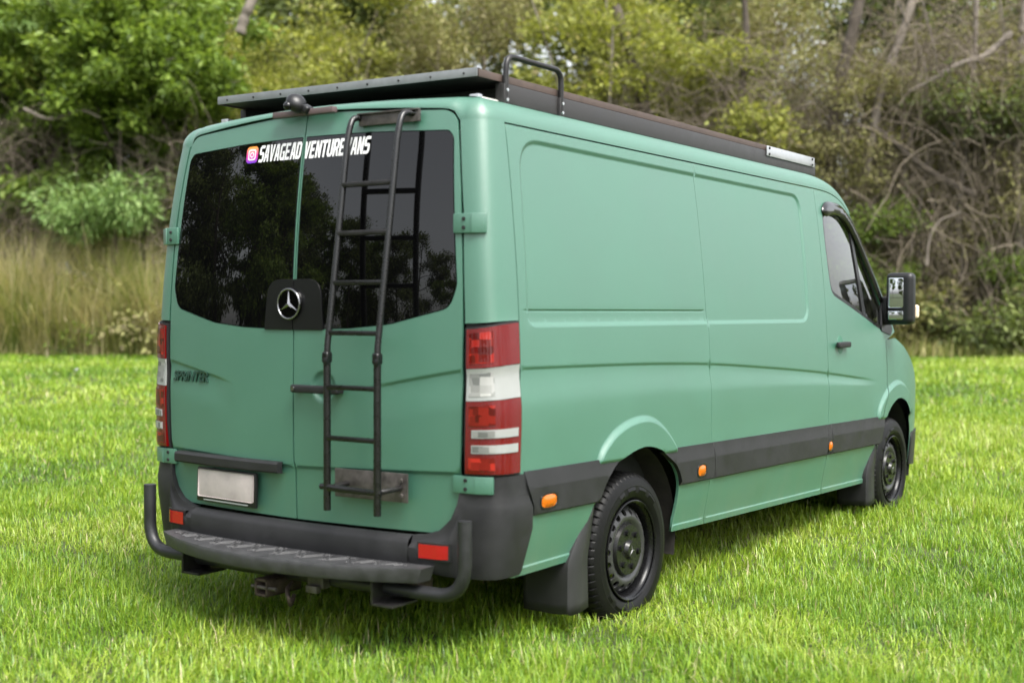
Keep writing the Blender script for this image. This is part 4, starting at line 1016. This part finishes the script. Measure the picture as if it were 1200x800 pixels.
# ---- lawn: single blades
def blades(x, y, h, w, lean, az, var, z=None, k=2):
    n = len(x); z = gz(x, y) if z is None else z
    ca, sa = np.cos(az), np.sin(az); px, py = -sa, ca
    def pt(f, side):
        off = lean*h*f**1.8; hh = h*np.sqrt(np.maximum(.05, 1-(lean*f*.8)**2))*f
        ww = w*(1-.55*f)*side
        return np.stack([x+ca*off+px*ww, y+sa*off+py*ww, z+hh], 1)
    V = np.stack([pt(0, -.5), pt(0, .5), pt(.55, -.5), pt(.55, .5), pt(1, 0)], 1).reshape(-1, 3)
    b = np.arange(n)*5; T = np.concatenate([np.stack([b, b+1, b+3], 1), np.stack([b, b+3, b+2], 1), np.stack([b+2, b+3, b+4], 1)])
    return V, T, np.repeat(var, 5)
def scatter(t0, t1, dens, rng, spread=.46, pad=1.5):
    n = int(((t1**2-t0**2)*spread+2*pad*(t1-t0))*dens)
    t = np.sqrt(rng.uniform(t0*t0, t1*t1, n)); l = rng.uniform(-1, 1, n)*(spread*t+pad)
    return wxy(t, l)+(t,)
rg = np.random.default_rng(11); Vs, Ts, As, off = [], [], [], 0
for t0, t1, dens, w, h in ((2.6, 6.5, 6200, .0050, .088), (6.5, 10, 3600, .0062, .092), (10, 17, 1250, .010, .09), (17, 33, 360, .018, .11)):
    x, y, t = scatter(t0, t1, dens, rg)
    n = len(x); c = vnoise(x, y, .55, 5)*.5+vnoise(x, y, .17, 6)*.5; big = vnoise(x, y, 2.6, 8)
    keep = rg.random(n) < .35+1.1*c
    x, y, c, big = x[keep], y[keep], c[keep], big[keep]; n = len(x)
    # turf pressed down around the wheels
    hh = h*(.45+.95*c)*rg.uniform(.55, 1.3, n)*(.8+.4*big)
    for wx, wy in ((.86, 1.147), (.86, 4.812), (-.86, 1.147), (-.86, 4.812)):
        hh = np.where((np.abs(x-wx) < .10) & (np.abs(y-wy) < .22), .03, hh)
    lean = np.clip(np.abs(rg.normal(.72, .42, n)), 0, 1.2)
    az = rg.uniform(0, 2*math.pi, n)*.9+2*math.pi*vnoise(x, y, .4, 9)
    var = np.clip(.5+.55*(big-.5)+.35*(c-.5)+rg.normal(0, .17, n), 0, 1)
    pt_ = sstep(.66, .84, vnoise(x, y, 1.1, 14))*(rg.random(n) < .75); lean = np.clip(lean+.35*pt_, 0, 1.25); hh = hh*(1-.25*pt_); var = np.clip(var+.28*pt_, 0, 1)
    dry = rg.random(n) < .035; var = np.where(dry, 1.0, np.minimum(var, .92))
    V, T, A = blades(x, y, hh, w*rg.uniform(.6, 1.35, n), lean, az, var)
    Vs.append(V); Ts.append(T+off); As.append(A); off += len(V)
GRASS = attr_mat('grass_blade', [(0, (.055, .13, .016)), (.3, (.125, .245, .02)), (.6, (.235, .35, .026)), (.85, (.33, .42, .05)), (.95, (.40, .46, .16)), (1.0, (.44, .39, .21))], .38, .3, 1.3, spec=.45)
go = link('grass', np_mesh('grass', np.concatenate(Vs), np.concatenate(Ts), True, {'var': np.concatenate(As)}), GRASS)
tag(go, 'lush bright green lawn grass the van is parked on', 'grass', kind='stuff')

# ---- plant builders
def tubes(paths, radii, n=5):
    V, T, off = [], [], 0
    for p, r in zip(paths, radii):
        v, f = tube_mesh(p, r, n); V.append(v); T.append(f+off); off += len(v)
    return np.concatenate(V), np.concatenate(T)
def leaves(P, D, size, rng, asp=.5, droop=.3, fold=.25):
    """rhomb leaves at P pointing along D (unit), 4 verts, 2 triangles folded on the midrib"""
    n = len(P); D = D+rng.normal(0, .55, (n, 3)); D[:, 2] -= droop; D /= np.linalg.norm(D, axis=1)[:, None]
    up = rng.normal(0, .6, (n, 3))+[0, 0, 1.0]; S = np.cross(D, up); S /= np.linalg.norm(S, axis=1)[:, None]+1e-9
    N = np.cross(S, D); s = size[:, None]
    a = P; b = P+D*s; m = P+D*s*.45
    l = m+S*s*asp*.5+N*s*asp*fold*.5; r = m-S*s*asp*.5+N*s*asp*fold*.5
    V = np.stack([a, r, b, l], 1).reshape(-1, 3); k = np.arange(n)*4
    return V, np.concatenate([np.stack([k, k+1, k+2], 1), np.stack([k, k+2, k+3], 1)])
def wob(p0, d, L, k, rng, jit, grav=0.0):
    P = [np.array(p0, float)]; d = np.array(d, float); d /= np.linalg.norm(d)
    for i in range(k):
        d = d+rng.normal(0, jit, 3); d[2] += grav; d /= np.linalg.norm(d); P.append(P[-1]+d*L/k)
    return np.array(P)
def gen_tree(seed, H, spread, nleaf, leaf, r0, n1=9, lean=0.05, bare=.28, droop=.3, asp=.5, twigs=True, clump=.22):
    rng = np.random.default_rng(seed); paths, rad, ends = [], [], []
    tr = wob((0, 0, -.2), (rng.normal(0, lean), rng.normal(0, lean), 1), H*.86, 9, rng, .09); paths.append(tr); rad.append(np.linspace(r0, r0*.25, 10))
    for i in range(n1):
        f = bare+(1-bare)*(i+rng.random())/n1*.98; k = f*9; j = min(int(k), 8); p = tr[j]+(tr[j+1]-tr[j])*(k-j)
        a = rng.uniform(0, 2*math.pi); L = spread*(1.05-.55*abs(f-.55))*rng.uniform(.7, 1.2)
        b = wob(p, (math.cos(a), math.sin(a), rng.uniform(.1, .9)), L, 6, rng, .2, .02); rb = r0*.42*(1-.55*f); paths.append(b); rad.append(np.linspace(rb, rb*.3, 7))
        for q in range(5):
            jj = rng.integers(2, 7); a2 = rng.uniform(0, 2*math.pi)
            c = wob(b[jj], (math.cos(a2), math.sin(a2), rng.uniform(-.2, .8)), L*rng.uniform(.3, .6), 5, rng, .25, -.02); paths.append(c); rad.append(np.linspace(rb*.38, rb*.1, 6)); ends.append(c[2:])
            for w_ in range(3):
                a3 = rng.uniform(0, 2*math.pi); e = wob(c[rng.integers(2, 6)], (math.cos(a3), math.sin(a3), rng.uniform(-.4, .6)), L*rng.uniform(.12, .3), 3, rng, .3, -.05)
                if twigs: paths.append(e); rad.append(np.linspace(rb*.14, rb*.05, 4))
                ends.append(e[1:])
    E_ = np.concatenate(ends); idx = rng.integers(0, len(E_), nleaf); cl = rng.random(len(E_))
    P = E_[idx]+rng.normal(0, clump, (nleaf, 3))*[1, 1, .7]
    D = P-np.array([0, 0, H*.55]); D[:, 2] *= .4; D /= np.linalg.norm(D, axis=1)[:, None]+1e-9
    V, T = leaves(P, D, leaf*rng.uniform(.6, 1.4, nleaf), rng, asp, droop)
    var = np.clip(.5+.45*(cl[idx]-.5)+rng.normal(0, .2, nleaf), 0, 1)
    tv, tf = tubes(paths, rad, 5)
    return np_mesh('trunk', tv, tf, True), np_mesh('crown', V, T, False, {'var': np.repeat(var, 4)})

LEAF_G = attr_mat('leaf_fresh_green', [(0, (.06, .10, .02)), (.5, (.15, .225, .038)), (1, (.28, .36, .075))], .45, .35, 1.4)
LEAF_Y = attr_mat('leaf_olive_yellow', [(0, (.10, .10, .035)), (.3, (.17, .185, .045)), (.6, (.27, .295, .06)), (.85, (.38, .395, .09)), (1, (.42, .36, .20))], .5, .35, 1.4)
LEAF_D = attr_mat('leaf_deep_green', [(0, (.05, .07, .025)), (.5, (.12, .155, .045)), (1, (.22, .26, .08))], .4, .3, 1.3)
LEAF_B = attr_mat('leaf_brown_mixed', [(0, (.11, .095, .055)), (.3, (.21, .18, .095)), (.6, (.23, .24, .075)), (1, (.37, .34, .17))], .7, .25, 1.2)
LEAF_L = attr_mat('leaf_pale_green', [(0, (.10, .18, .05)), (.5, (.19, .30, .09)), (1, (.33, .44, .17))], .45, .35, 1.3)
BARK = mat('grey_bark', (.085, .07, .055), .9, var=.45, vscale=5, bump=.8, bscale=25)
BARKP = mat('pale_bark', (.17, .145, .12), .85, var=.4, vscale=4, bump=.6, bscale=20)
BARKD = mat('dark_bark', (.06, .048, .036), .9, var=.4, vscale=5, bump=.8, bscale=25)
TWIG = attr_mat('dry_twig', [(0, (.06, .048, .035)), (.5, (.14, .115, .085)), (1, (.25, .21, .16))], .9, 0)
DRYG = attr_mat('dry_tall_grass', [(0, (.15, .21, .05)), (.35, (.32, .34, .11)), (.7, (.52, .46, .24)), (1, (.64, .56, .38))], .7, .3, 1.2)

KINDS = {
    'fresh': [gen_tree(s, 10.5, 2.6, 15000, .22, .12, 12, bare=.12, asp=.5, clump=.2) for s in (1, 2, 3)]+[gen_tree(12, 10.5, 2.5, 14000, .22, .12, 11, bare=.40, asp=.5, clump=.2)],
    'olive': [gen_tree(s, 11, 2.7, 19000, .16, .09, 13, bare=.10, asp=.5, clump=.28) for s in (4, 5, 6)],
    'deep': [gen_tree(s, 13, 3.0, 15000, .22, .16, 13, bare=.10, asp=.55, clump=.3) for s in (7, 8)],
    'brown': [gen_tree(s, 9.5, 2.5, 24000, .115, .045, 14, bare=.06, asp=.45, clump=.35) for s in (9, 10, 11)],
}
MATS = {'fresh': (BARK, LEAF_G), 'olive': (BARKP, LEAF_Y), 'deep': (BARKD, LEAF_D), 'brown': (BARK, LEAF_B)}
LAB = {'fresh': 'fresh green broadleaf tree in the thicket behind the van', 'olive': 'olive yellow scrub tree with pale stems in the thicket behind the van',
       'deep': 'tall deep green tree closing the back of the thicket', 'brown': 'half bare brown scrub tree tangled with dry twigs'}
def put_tree(kind, v, t, l, sc, rz, group=True, label=None, name=None, sz=1.0):
    x, y = wxy(t, l); e = empty(name or {'fresh': 'broadleaf_tree', 'olive': 'scrub_tree', 'deep': 'forest_tree', 'brown': 'bare_scrub_tree'}[kind], (x, y, float(gz(x, y))))
    tr, cr_ = KINDS[kind][v % len(KINDS[kind])]; bm_, lm = MATS[kind]
    for nm, me, m in (('trunk', tr, bm_), ('crown', cr_, lm)):
        o = bpy.data.objects.new(nm, me); COL.objects.link(o); o.parent = e
        if not me.materials: me.materials.append(m)
    e.scale = (sc, sc, sc*sz); e.rotation_euler = (0, 0, rz)
    tag(e, label or LAB[kind], 'tree', group=({'fresh': 'broadleaf trees of the thicket', 'olive': 'scrub trees of the thicket', 'deep': 'tall trees at the back of the thicket', 'brown': 'bare scrub trees of the thicket'}[kind]) if not label else None)
    return e
fr = np.random.default_rng(21)
# layout over depth t (m ahead of the photographer) and lateral l
rows = []
for l in np.arange(-21, 22, 2.9):                          # front rank
    px = 600+1508*l/33
    k = 'fresh' if px < 240 else ('olive' if px < 800 else ('brown' if fr.random() < .55 else 'olive'))
    rows.append((k, 33.2+fr.uniform(-.7, .9), l+fr.uniform(-.7, .7), fr.uniform(.72, .95)))
for l in np.arange(-24, 30, 2.6):
    px = 600+1508*l/37
    k = ('fresh' if fr.random() < .7 else 'olive') if px < 330 else (('olive' if fr.random() < .7 else 'brown') if px < 900 else ('brown' if fr.random() < .45 else 'olive'))
    rows.append((k, 37+fr.uniform(-1, 1), l+fr.uniform(-.8, .8), fr.uniform(.95, 1.2)))
for l in np.arange(-30, 31, 3.4): rows.append(('deep' if fr.random() < .75 else 'olive', 43+fr.uniform(-1.5, 1.5), l+fr.uniform(-1, 1), fr.uniform(1.0, 1.25)))
for l in np.arange(-36, 37, 4.4): rows.append(('deep', 51+fr.uniform(-2, 2), l+fr.uniform(-1, 1), fr.uniform(1.1, 1.4)))
for i, (k, t, l, sc) in enumerate(rows): put_tree(k, 3 if (k == 'fresh' and t < 35 and l < 0) else i, t, l, sc, fr.uniform(0, 6.28))
for px, t, sc, v in ((128, 32.1, .92, 3), (205, 32.4, .86, 3), (165, 33.4, .95, 3), (30, 34.5, .9, 1)): put_tree('fresh', v, t, (px-600)/1508*t, sc, 1.3*v+.4)
# trees across the field behind the photographer (they show in the van's glass)
BACK = [(-20, -17, 1.1), (-24, -16, 1.2), (-27, -20, 1.2), (-23, -21, 1.1), (-30, -14, 1.2), (-33, -18, 1.3), (-20, -23, .95), (-24, -26, .95), (-17, -24, .72), (-19, -29, .8), (-14, -27, .66), (-16, -32, .75), (-11, -29, .7), (-7, -32, .8), (-2, -30, .8), (3, -34, .9), (9, -31, .9), (15, -33, .9), (-37, -10, 1.1), (22, -28, .9), (-28, -26, 1.2), (-33, -27, 1.3), (-38, -24, 1.3), (-30, -32, 1.2), (-25, -34, 1.0), (-36, -33, 1.3)]
for i, (bx_, by_, sc) in enumerate(BACK):
    t, l = td(bx_, by_); put_tree('deep' if i % 3 else 'fresh', i, t, l, sc, fr.uniform(0, 6.28))
for o in COL.objects:
    if o.get('category') == 'tree' and td(o.location.x, o.location.y)[0] < 0:
        o['label'] = 'tree across the field, mirrored in the dark rear windows'; o['group'] = 'trees across the field'

for i, (bx_, by_) in enumerate([(24, -14), (27, -8), (25, -2), (28, 4), (26, 10), (30, 15), (33, 21), (36, 27), (29, -19), (33, 1), (34, 9), (-27, -6), (-26, 2), (-28, 10), (-30, 18)]):  # added trees: cut off low sky so the lower body panels darken
    t, l = td(bx_, by_); e = put_tree('deep' if i % 2 else 'olive', i, t, l, fr.uniform(.7, .95), fr.uniform(0, 6.28)); e['label'] = 'tree added beside the field to block the low sky'; e['group'] = 'added trees beside the field that block the low sky'
# ---- dry vine tangles: hanging and arching thin stems
def vines(seed, n, W, H, D, L, r, hang=.06):
    rng = np.random.default_rng(seed); paths, rad, var = [], [], []
    for i in range(n):
        p = (rng.uniform(-W/2, W/2), rng.uniform(-D/2, D/2), H*rng.random()**.8)
        d = rng.normal(0, .7, 3); d[2] = rng.uniform(-.8, 1.0)
        q = wob(p, d, L*rng.uniform(.4, 1.3), 7, rng, .22, -hang); q[:, 2] = np.maximum(q[:, 2], .02)
        paths.append(q); rad.append(np.full(8, r*rng.uniform(.4, 1.5))); var.append(np.full(8*3, rng.random()))
    V, T = tubes(paths, rad, 3); return np_mesh('stems', V, T, True, {'var': np.concatenate(var)})
VM = [vines(31+i, 1000, 4.2, 5.2, 1.8, 1.8, .0065) for i in range(3)]
vlist = [(-7.4, 31.5, .8, 'dry brown vine column hanging beside the rear end of the roof rack'), (4.5, 32.6, .9, 'brown vine tangle round the thin dark trunk'), (7.0, 32.2, 1.0, 'brown vine tangle at the foot of the thick dark trunk'),
         (9.3, 32.0, 1.1, 'dense brown vine tangle hanging round the pale leaning trunk'), (11.4, 31.8, 1.15, 'brown vine tangle below the grey bare branch'), (13.2, 32.2, 1.1, 'brown vine tangle beside the pale mossy trunk'),
         (1.2, 33.0, .9, 'brown vine tangle behind the middle of the roof rack'), (-2.4, 33, .9, 'thin vine tangle in the yellow foliage above the grab hoop'), (-12.4, 32.0, .75, 'dark curtain of dead stems below the palm')]
for i, (l, t, sc, lab) in enumerate(vlist):
    x, y = wxy(t, l); o = link('vine_tangle', VM[i % 3], TWIG); o.location = (x, y, float(gz(x, y))); o.rotation_euler = (0, 0, -YAW+fr.uniform(-.3, .3)); o.scale = (sc, sc, sc*fr.uniform(1.1, 1.5))
    tag(o, lab, 'vines', 'dry vine tangles along the forest edge')

# ---- named limbs and trunks that stand out
def limb(name, pts, r, m, label, cat, extra=()):
    """pts given as (t, l, z)"""
    P = [(*wxy(t, l), z) for t, l, z in pts]; P = cr(P, 6); R_ = np.linspace(r[0], r[1], len(P))*(1+.12*np.sin(np.arange(len(P))*1.7))
    V, T = tubes([P], [R_], 9); o = link(name, np_mesh(name, V, T, True), m)
    if label: tag(o, label, cat)
    return o
def atpx(px, py, t):
    """lateral and height of a point seen there at depth t"""
    return (t, (px-600)/1508*t, 1.425+(363-py)/1508*t)
limb('leaning_trunk', [atpx(1012, 205, 31.6), atpx(1020, 160, 31.6), atpx(1030, 105, 31.8), atpx(1048, 55, 32), atpx(1066, 0, 32), atpx(1080, -60, 32.3)], (.11, .10), BARKP, 'pale leaning tree trunk rising from the vine tangle above the cab', 'tree trunk')
limb('dark_trunk', [atpx(968, 260, 32.2), atpx(978, 120, 32.3), atpx(992, 55, 32.4), atpx(1004, 0, 32.5), atpx(1015, -70, 32.6)], (.17, .14), BARKD, 'thick dark trunk behind the roof rack front end', 'tree trunk')
limb('fallen_branch', [atpx(1000, 148, 31.2), atpx(1032, 156, 31.2), atpx(1062, 182, 31.2), atpx(1100, 208, 31.2), atpx(1140, 228, 31.2)], (.07, .10), BARKD, 'dark broken branch sloping down to the right of the leaning trunk', 'branch')
limb('bare_branch', [atpx(1062, 108, 31.3), atpx(1090, 94, 31.3), atpx(1120, 76, 31.3), atpx(1150, 66, 31.5), atpx(1180, 40, 31.7)], (.055, .09), BARKP, 'grey bare branch reaching out over the green bush', 'branch')
limb('arching_vine', [atpx(1085, 310, 30.8), atpx(1088, 280, 30.8), atpx(1100, 258, 30.8), atpx(1125, 248, 30.8)], (.04, .02), BARKP, 'pale dry vine arching beside the wing mirror', 'vine')
limb('slim_trunk', [atpx(1120, 372, 32), atpx(1126, 300, 32), atpx(1122, 240, 32), atpx(1136, 120, 32), atpx(1140, 0, 32.2)], (.07, .06), BARKP, 'slim pale trunk standing in the undergrowth right of the mirror', 'tree trunk')
limb('edge_trunk', [atpx(1196, 380, 31.5), atpx(1192, 260, 31.6), atpx(1188, 170, 31.7), atpx(1192, 80, 31.7), atpx(1196, -30, 31.8)], (.10, .08), BARKP, 'pale mossy trunk with a forked limb at the edge of the wood', 'tree trunk')
limb('forked_trunk', [atpx(762, 250, 33), atpx(758, 160, 33), atpx(750, 110, 33), atpx(738, 70, 33), atpx(720, 10, 33.3)], (.20, .12), BARKD, 'dark forked trunk behind the middle of the roof rack', 'tree trunk')
limb('upright_trunk', [atpx(862, 200, 33), atpx(868, 100, 33), atpx(872, 40, 33), atpx(866, -40, 33)], (.10, .08), BARKD, 'thin dark trunk crossing the bright sky gap', 'tree trunk')
limb('broken_stump', [atpx(282, 42, 32), atpx(288, 22, 32), atpx(296, 2, 32), atpx(305, -40, 32.5)], (.13, .12), BARKP, 'pale stub of a broken limb high in the yellow foliage', 'branch')
limb('low_branch', [atpx(118, 140, 31), atpx(95, 132, 31), atpx(60, 142, 31), atpx(30, 130, 31.2)], (.03, .05), BARKP, 'pale bare branch below the palm frond', 'branch')
for i, (px, z0) in enumerate(((655, 33.2), (720, 33), (1060, 31.9), (1085, 32), (1160, 32.1))):
    limb('sapling', [atpx(px, 380, z0), atpx(px+fr.uniform(-12, 12), 270, z0), atpx(px+fr.uniform(-14, 14), 190, z0), atpx(px+fr.uniform(-25, 25), 90, z0), atpx(px+fr.uniform(-40, 40), -10, z0)], (.04, .02), BARKP, None, None)
for o in COL.objects:
    if o.name.startswith('sapling'): tag(o, 'thin pale sapling stem standing in the thicket', 'sapling', 'sapling stems in the thicket')

# ---- palm at the left
def palm(t, l, hgt):
    x, y = wxy(t, l); z = float(gz(x, y)); e = empty('palm_tree', (x, y, z)); tag(e, 'palm with drooping yellow green fronds at the dark end of the wood', 'palm')
    rng = np.random.default_rng(5); P = wob((0, 0, -.1), (0.02, 0, 1), hgt, 8, rng, .03)
    V, T = tubes([P], [np.linspace(.17, .13, 9)], 8); tr = link('trunk', np_mesh('trunk', V, T, True), BARKD); tr.parent = e
    for k in range(13):
        a = 2*math.pi*k/13+rng.uniform(-.2, .2); el = rng.uniform(-.5, .9)
        R_ = wob(P[-1], (math.cos(a)*math.cos(el), math.sin(a)*math.cos(el), math.sin(el)), 2.6, 9, rng, .03, -.13)
        rv, rt = tubes([R_], [np.linspace(.03, .008, 10)], 4); rt = np.concatenate([rt[:, [0, 1, 2]], rt[:, [0, 2, 3]]])
        S_ = np.linspace(1, 8.9, 56); i = S_.astype(int); f = (S_-i)[:, None]; Q = R_[i]*(1-f)+R_[np.minimum(i+1, 9)]*f
        tg = np.gradient(Q, axis=0); tg /= np.linalg.norm(tg, axis=1)[:, None]; sd_ = np.cross(tg, [0, 0, 1]); sd_ /= np.linalg.norm(sd_, axis=1)[:, None]+1e-9
        Q2 = np.repeat(Q, 2, 0); D = np.empty_like(Q2); D[0::2] = sd_*.8+tg*.5-[0, 0, .5]; D[1::2] = -sd_*.8+tg*.5-[0, 0, .5]
        lv, lt = leaves(Q2, D*3, rng.uniform(.5, .75, len(Q2)), rng, .07, .1)
        V = np.concatenate([rv, lv]); T = np.concatenate([rt, lt+len(rv)])
        o = link('frond', np_mesh('frond', V, T, False, {'var': np.concatenate([np.full(len(rv), .5), np.repeat(rng.uniform(.2, .9, len(Q2)), 4)])}), LEAF_L if el > .2 else LEAF_Y); o.parent = e
palm(34.2, (62-600)/1508*34.2, 8.6)

# ---- shrubs and undergrowth at the edge
def gen_shrub(seed, H, W, n, leaf, asp=.4, droop=.4):
    rng = np.random.default_rng(seed); paths, rad, E_ = [], [], []
    for i in range(16):
        a = rng.uniform(0, 2*math.pi); q = wob((rng.normal(0, .1), rng.normal(0, .1), -.05), (math.cos(a)*W/H*.8, math.sin(a)*W/H*.8, 1), H*rng.uniform(.6, 1.1), 6, rng, .15, -.03)
        paths.append(q); rad.append(np.linspace(.02, .006, 7)); E_.append(q[1:])
        for k in range(4):
            a2 = rng.uniform(0, 6.28); r_ = wob(q[rng.integers(2, 6)], (math.cos(a2), math.sin(a2), .5), H*.3, 4, rng, .25, -.05); paths.append(r_); rad.append(np.linspace(.01, .004, 5)); E_.append(r_[1:])
    E_ = np.concatenate(E_); idx = rng.integers(0, len(E_), n); cl = rng.random(len(E_)); P = E_[idx]+rng.normal(0, .12*H/1.5, (n, 3)); P[:, 2] = np.maximum(P[:, 2], .03)
    D = P-[0, 0, H*.3]; D /= np.linalg.norm(D, axis=1)[:, None]+1e-9; V, T = leaves(P, D, leaf*rng.uniform(.6, 1.4, n), rng, asp, droop)
    tv, tf = tubes(paths, rad, 4)
    return np_mesh('stems', tv, tf, True), np_mesh('foliage', V, T, False, {'var': np.repeat(np.clip(.5+.4*(cl[idx]-.5)+rng.normal(0, .2, n), 0, 1), 4)})
SH = [gen_shrub(41, 1.5, 1.6, 3000, .13), gen_shrub(42, 1.3, 1.8, 3000, .10), gen_shrub(43, 1.8, 1.4, 3200, .14)]
PIN = [gen_shrub(44, 2.4, 2.0, 2600, .26, .28, .8)]
def put_shrub(proto, leafm, t, l, sc, label, group, dz=0, name='shrub'):
    x, y = wxy(t, l); e = empty(name, (x, y, float(gz(x, y))+dz)); e.scale = (sc,)*3; e.rotation_euler = (0, 0, fr.uniform(0, 6.28)); tag(e, label, 'shrub', group)
    for nm, me, m in (('stems', proto[0], BARK), ('foliage', proto[1], leafm)):
        o = bpy.data.objects.new(nm, me); COL.objects.link(o); o.parent = e
        if leafm and nm == 'foliage':
            if not me.materials: me.materials.append(leafm)
            else:
                o.material_slots[0].link = 'OBJECT'; o.material_slots[0].material = leafm
        elif not me.materials: me.materials.append(m)
for i, l in enumerate(np.arange(-19, 19.5, 1.25)):
    px = 600+1508*l/31; m_ = (LEAF_Y if i % 2 else LEAF_B) if 150 < px < 850 else (LEAF_G if px < 150 else (LEAF_D if i % 3 == 0 else (LEAF_Y if i % 3 == 1 else LEAF_B)))
    put_shrub(SH[i % 3], m_, 31+fr.uniform(-.3, .9), l+fr.uniform(-.3, .3), fr.uniform(.8, 1.35), 'leafy undergrowth shrub at the foot of the wood', 'undergrowth shrubs at the foot of the wood')
put_shrub(PIN[0], LEAF_L, 30.6, (95-600)/1508*30.6, .62, 'pale green shrub with drooping leaflets above the tall dry grass', None, dz=2.75, name='drooping_shrub')
put_shrub(PIN[0], LEAF_L, 30.6, (148-600)/1508*30.6, .62, 'smaller pale green drooping shrub beside the van left edge', None, dz=2.95, name='drooping_shrub')
for px, py, s_, lab in ((1012, 240, 1.0, 'bright leafy clump climbing above the wing mirror'), (985, 290, .8, 'small leafy clump behind the cab windscreen pillar'), (1120, 110, 1.2, 'green leafy clump under the grey bare branch'),
                       (1165, 120, 1.2, 'green leafy clump beside the pale mossy trunk'), (1030, 300, .8, 'low leafy clump behind the wing mirror'), (1180, 290, .8, 'leafy clump low against the pale mossy trunk')):
    tt = 31.6; _, l_, z_ = atpx(px, py, tt)
    put_shrub(SH[int(px) % 3], LEAF_G if py > 130 else LEAF_D, tt, l_, s_*1.2, lab, 'leafy clumps in the vines', dz=z_-1.2, name='climbing_shrub')

# ---- tall dry grass at the edge of the wood
tx, ty, th, tw, tl, ta, tv = [], [], [], [], [], [], []
rg2 = np.random.default_rng(77)
for pxa, pxb, n, hm, dr in ((-140, 215, 6000, 3.0, .75), (215, 700, 4200, 1.0, .5), (700, 1030, 2500, .9, .5), (1030, 1340, 4000, .85, .35)):
    t = 30.0+rg2.random(n)*1.9; l = ((pxa+(pxb-pxa)*rg2.random(n))-600)/1508*t; x, y = wxy(t, l)
    cl = vnoise(x, y, .8, 12); k = rg2.random(n) < .3+1.2*cl; x, y, cl, t = x[k], y[k], cl[k], t[k]; m_ = len(x)
    tx.append(x); ty.append(y); th.append(hm*(.35+.9*cl)*rg2.uniform(.5, 1.25, m_)*(.55+.45*sstep(30, 30.8, t))); tw.append(rg2.uniform(.012, .03, m_)); tl.append(np.clip(np.abs(rg2.normal(.62, .36, m_)), 0, 1.15)); ta.append(rg2.uniform(0, 6.28, m_))
    tv.append(np.clip(dr*.6+.5*(cl-.3)*.6+rg2.normal(.05, .22, m_), 0, 1))
# big separate tussocks at the left end
for k in range(150):
    t0 = 30.1+1.7*rg2.random(); l0 = ((-140+350*rg2.random())-600)/1508*t0; cx, cy = wxy(t0, l0); n = 95
    H_ = (1.2+1.9*rg2.random())*(.55+.45*min(1, (t0-30)/.9)); r_ = np.abs(rg2.normal(0, .16, n)); a_ = rg2.uniform(0, 6.28, n); dirn = rg2.uniform(0, 6.28)
    tx.append(cx+r_*np.cos(a_)); ty.append(cy+r_*np.sin(a_)); th.append(H_*rg2.uniform(.55, 1.25, n)); tw.append(rg2.uniform(.014, .036, n))
    tl.append(np.clip(.25+1.6*r_+rg2.normal(0, .2, n), 0, 1.15)); ta.append(np.where(rg2.random(n) < .35, dirn, a_)); tv.append(np.clip(rg2.choice([.15, .45, .75, .95])+rg2.normal(0, .13, n), 0, 1))
x, y = np.concatenate(tx), np.concatenate(ty)
V, T, A = blades(x, y, np.concatenate(th), np.concatenate(tw), np.concatenate(tl), np.concatenate(ta), np.concatenate(tv))
tg_ = link('tall_grass', np_mesh('tall_grass', V, T, True, {'var': A}), DRYG); tag(tg_, 'tall dry beige grass growing along the foot of the wood', 'tall grass', kind='stuff')

# ---- a scrap of litter far out on the lawn
x, y = wxy(23.5, -7.96); rl = np.random.default_rng(3); n = 9
gx, gy = np.meshgrid(np.linspace(-.055, .055, n), np.linspace(-.035, .035, n), indexing='ij')
G = np.stack([gx+rl.normal(0, .006, gx.shape), gy+rl.normal(0, .006, gx.shape), .07+.03*np.sin(gx*40)*np.cos(gy*50)+rl.normal(0, .008, gx.shape)], -1)
V, F = grid_mesh(G); ps = link('paper_scrap', np_mesh('paper_scrap', V, F, False), mat('faded_paper', (.42, .44, .42), .8)); ps.location = (x, y, float(gz(x, y))); ps.modifiers.new('thick', 'SOLIDIFY').thickness = .002
tag(ps, 'crumpled scrap of pale litter lying far out on the lawn', 'litter')

# ---- keep the hierarchy at thing > part > sub-part
bpy.context.view_layer.update()
def depth(o):
    d = 1
    while o.parent: o = o.parent; d += 1
    return d
for o in list(COL.objects):
    while depth(o) > 3:
        mw = o.matrix_world.copy(); g_ = o.parent.parent; o.parent = g_; o.matrix_parent_inverse = g_.matrix_world.inverted(); o.matrix_basis = mw
bpy.context.view_layer.update()
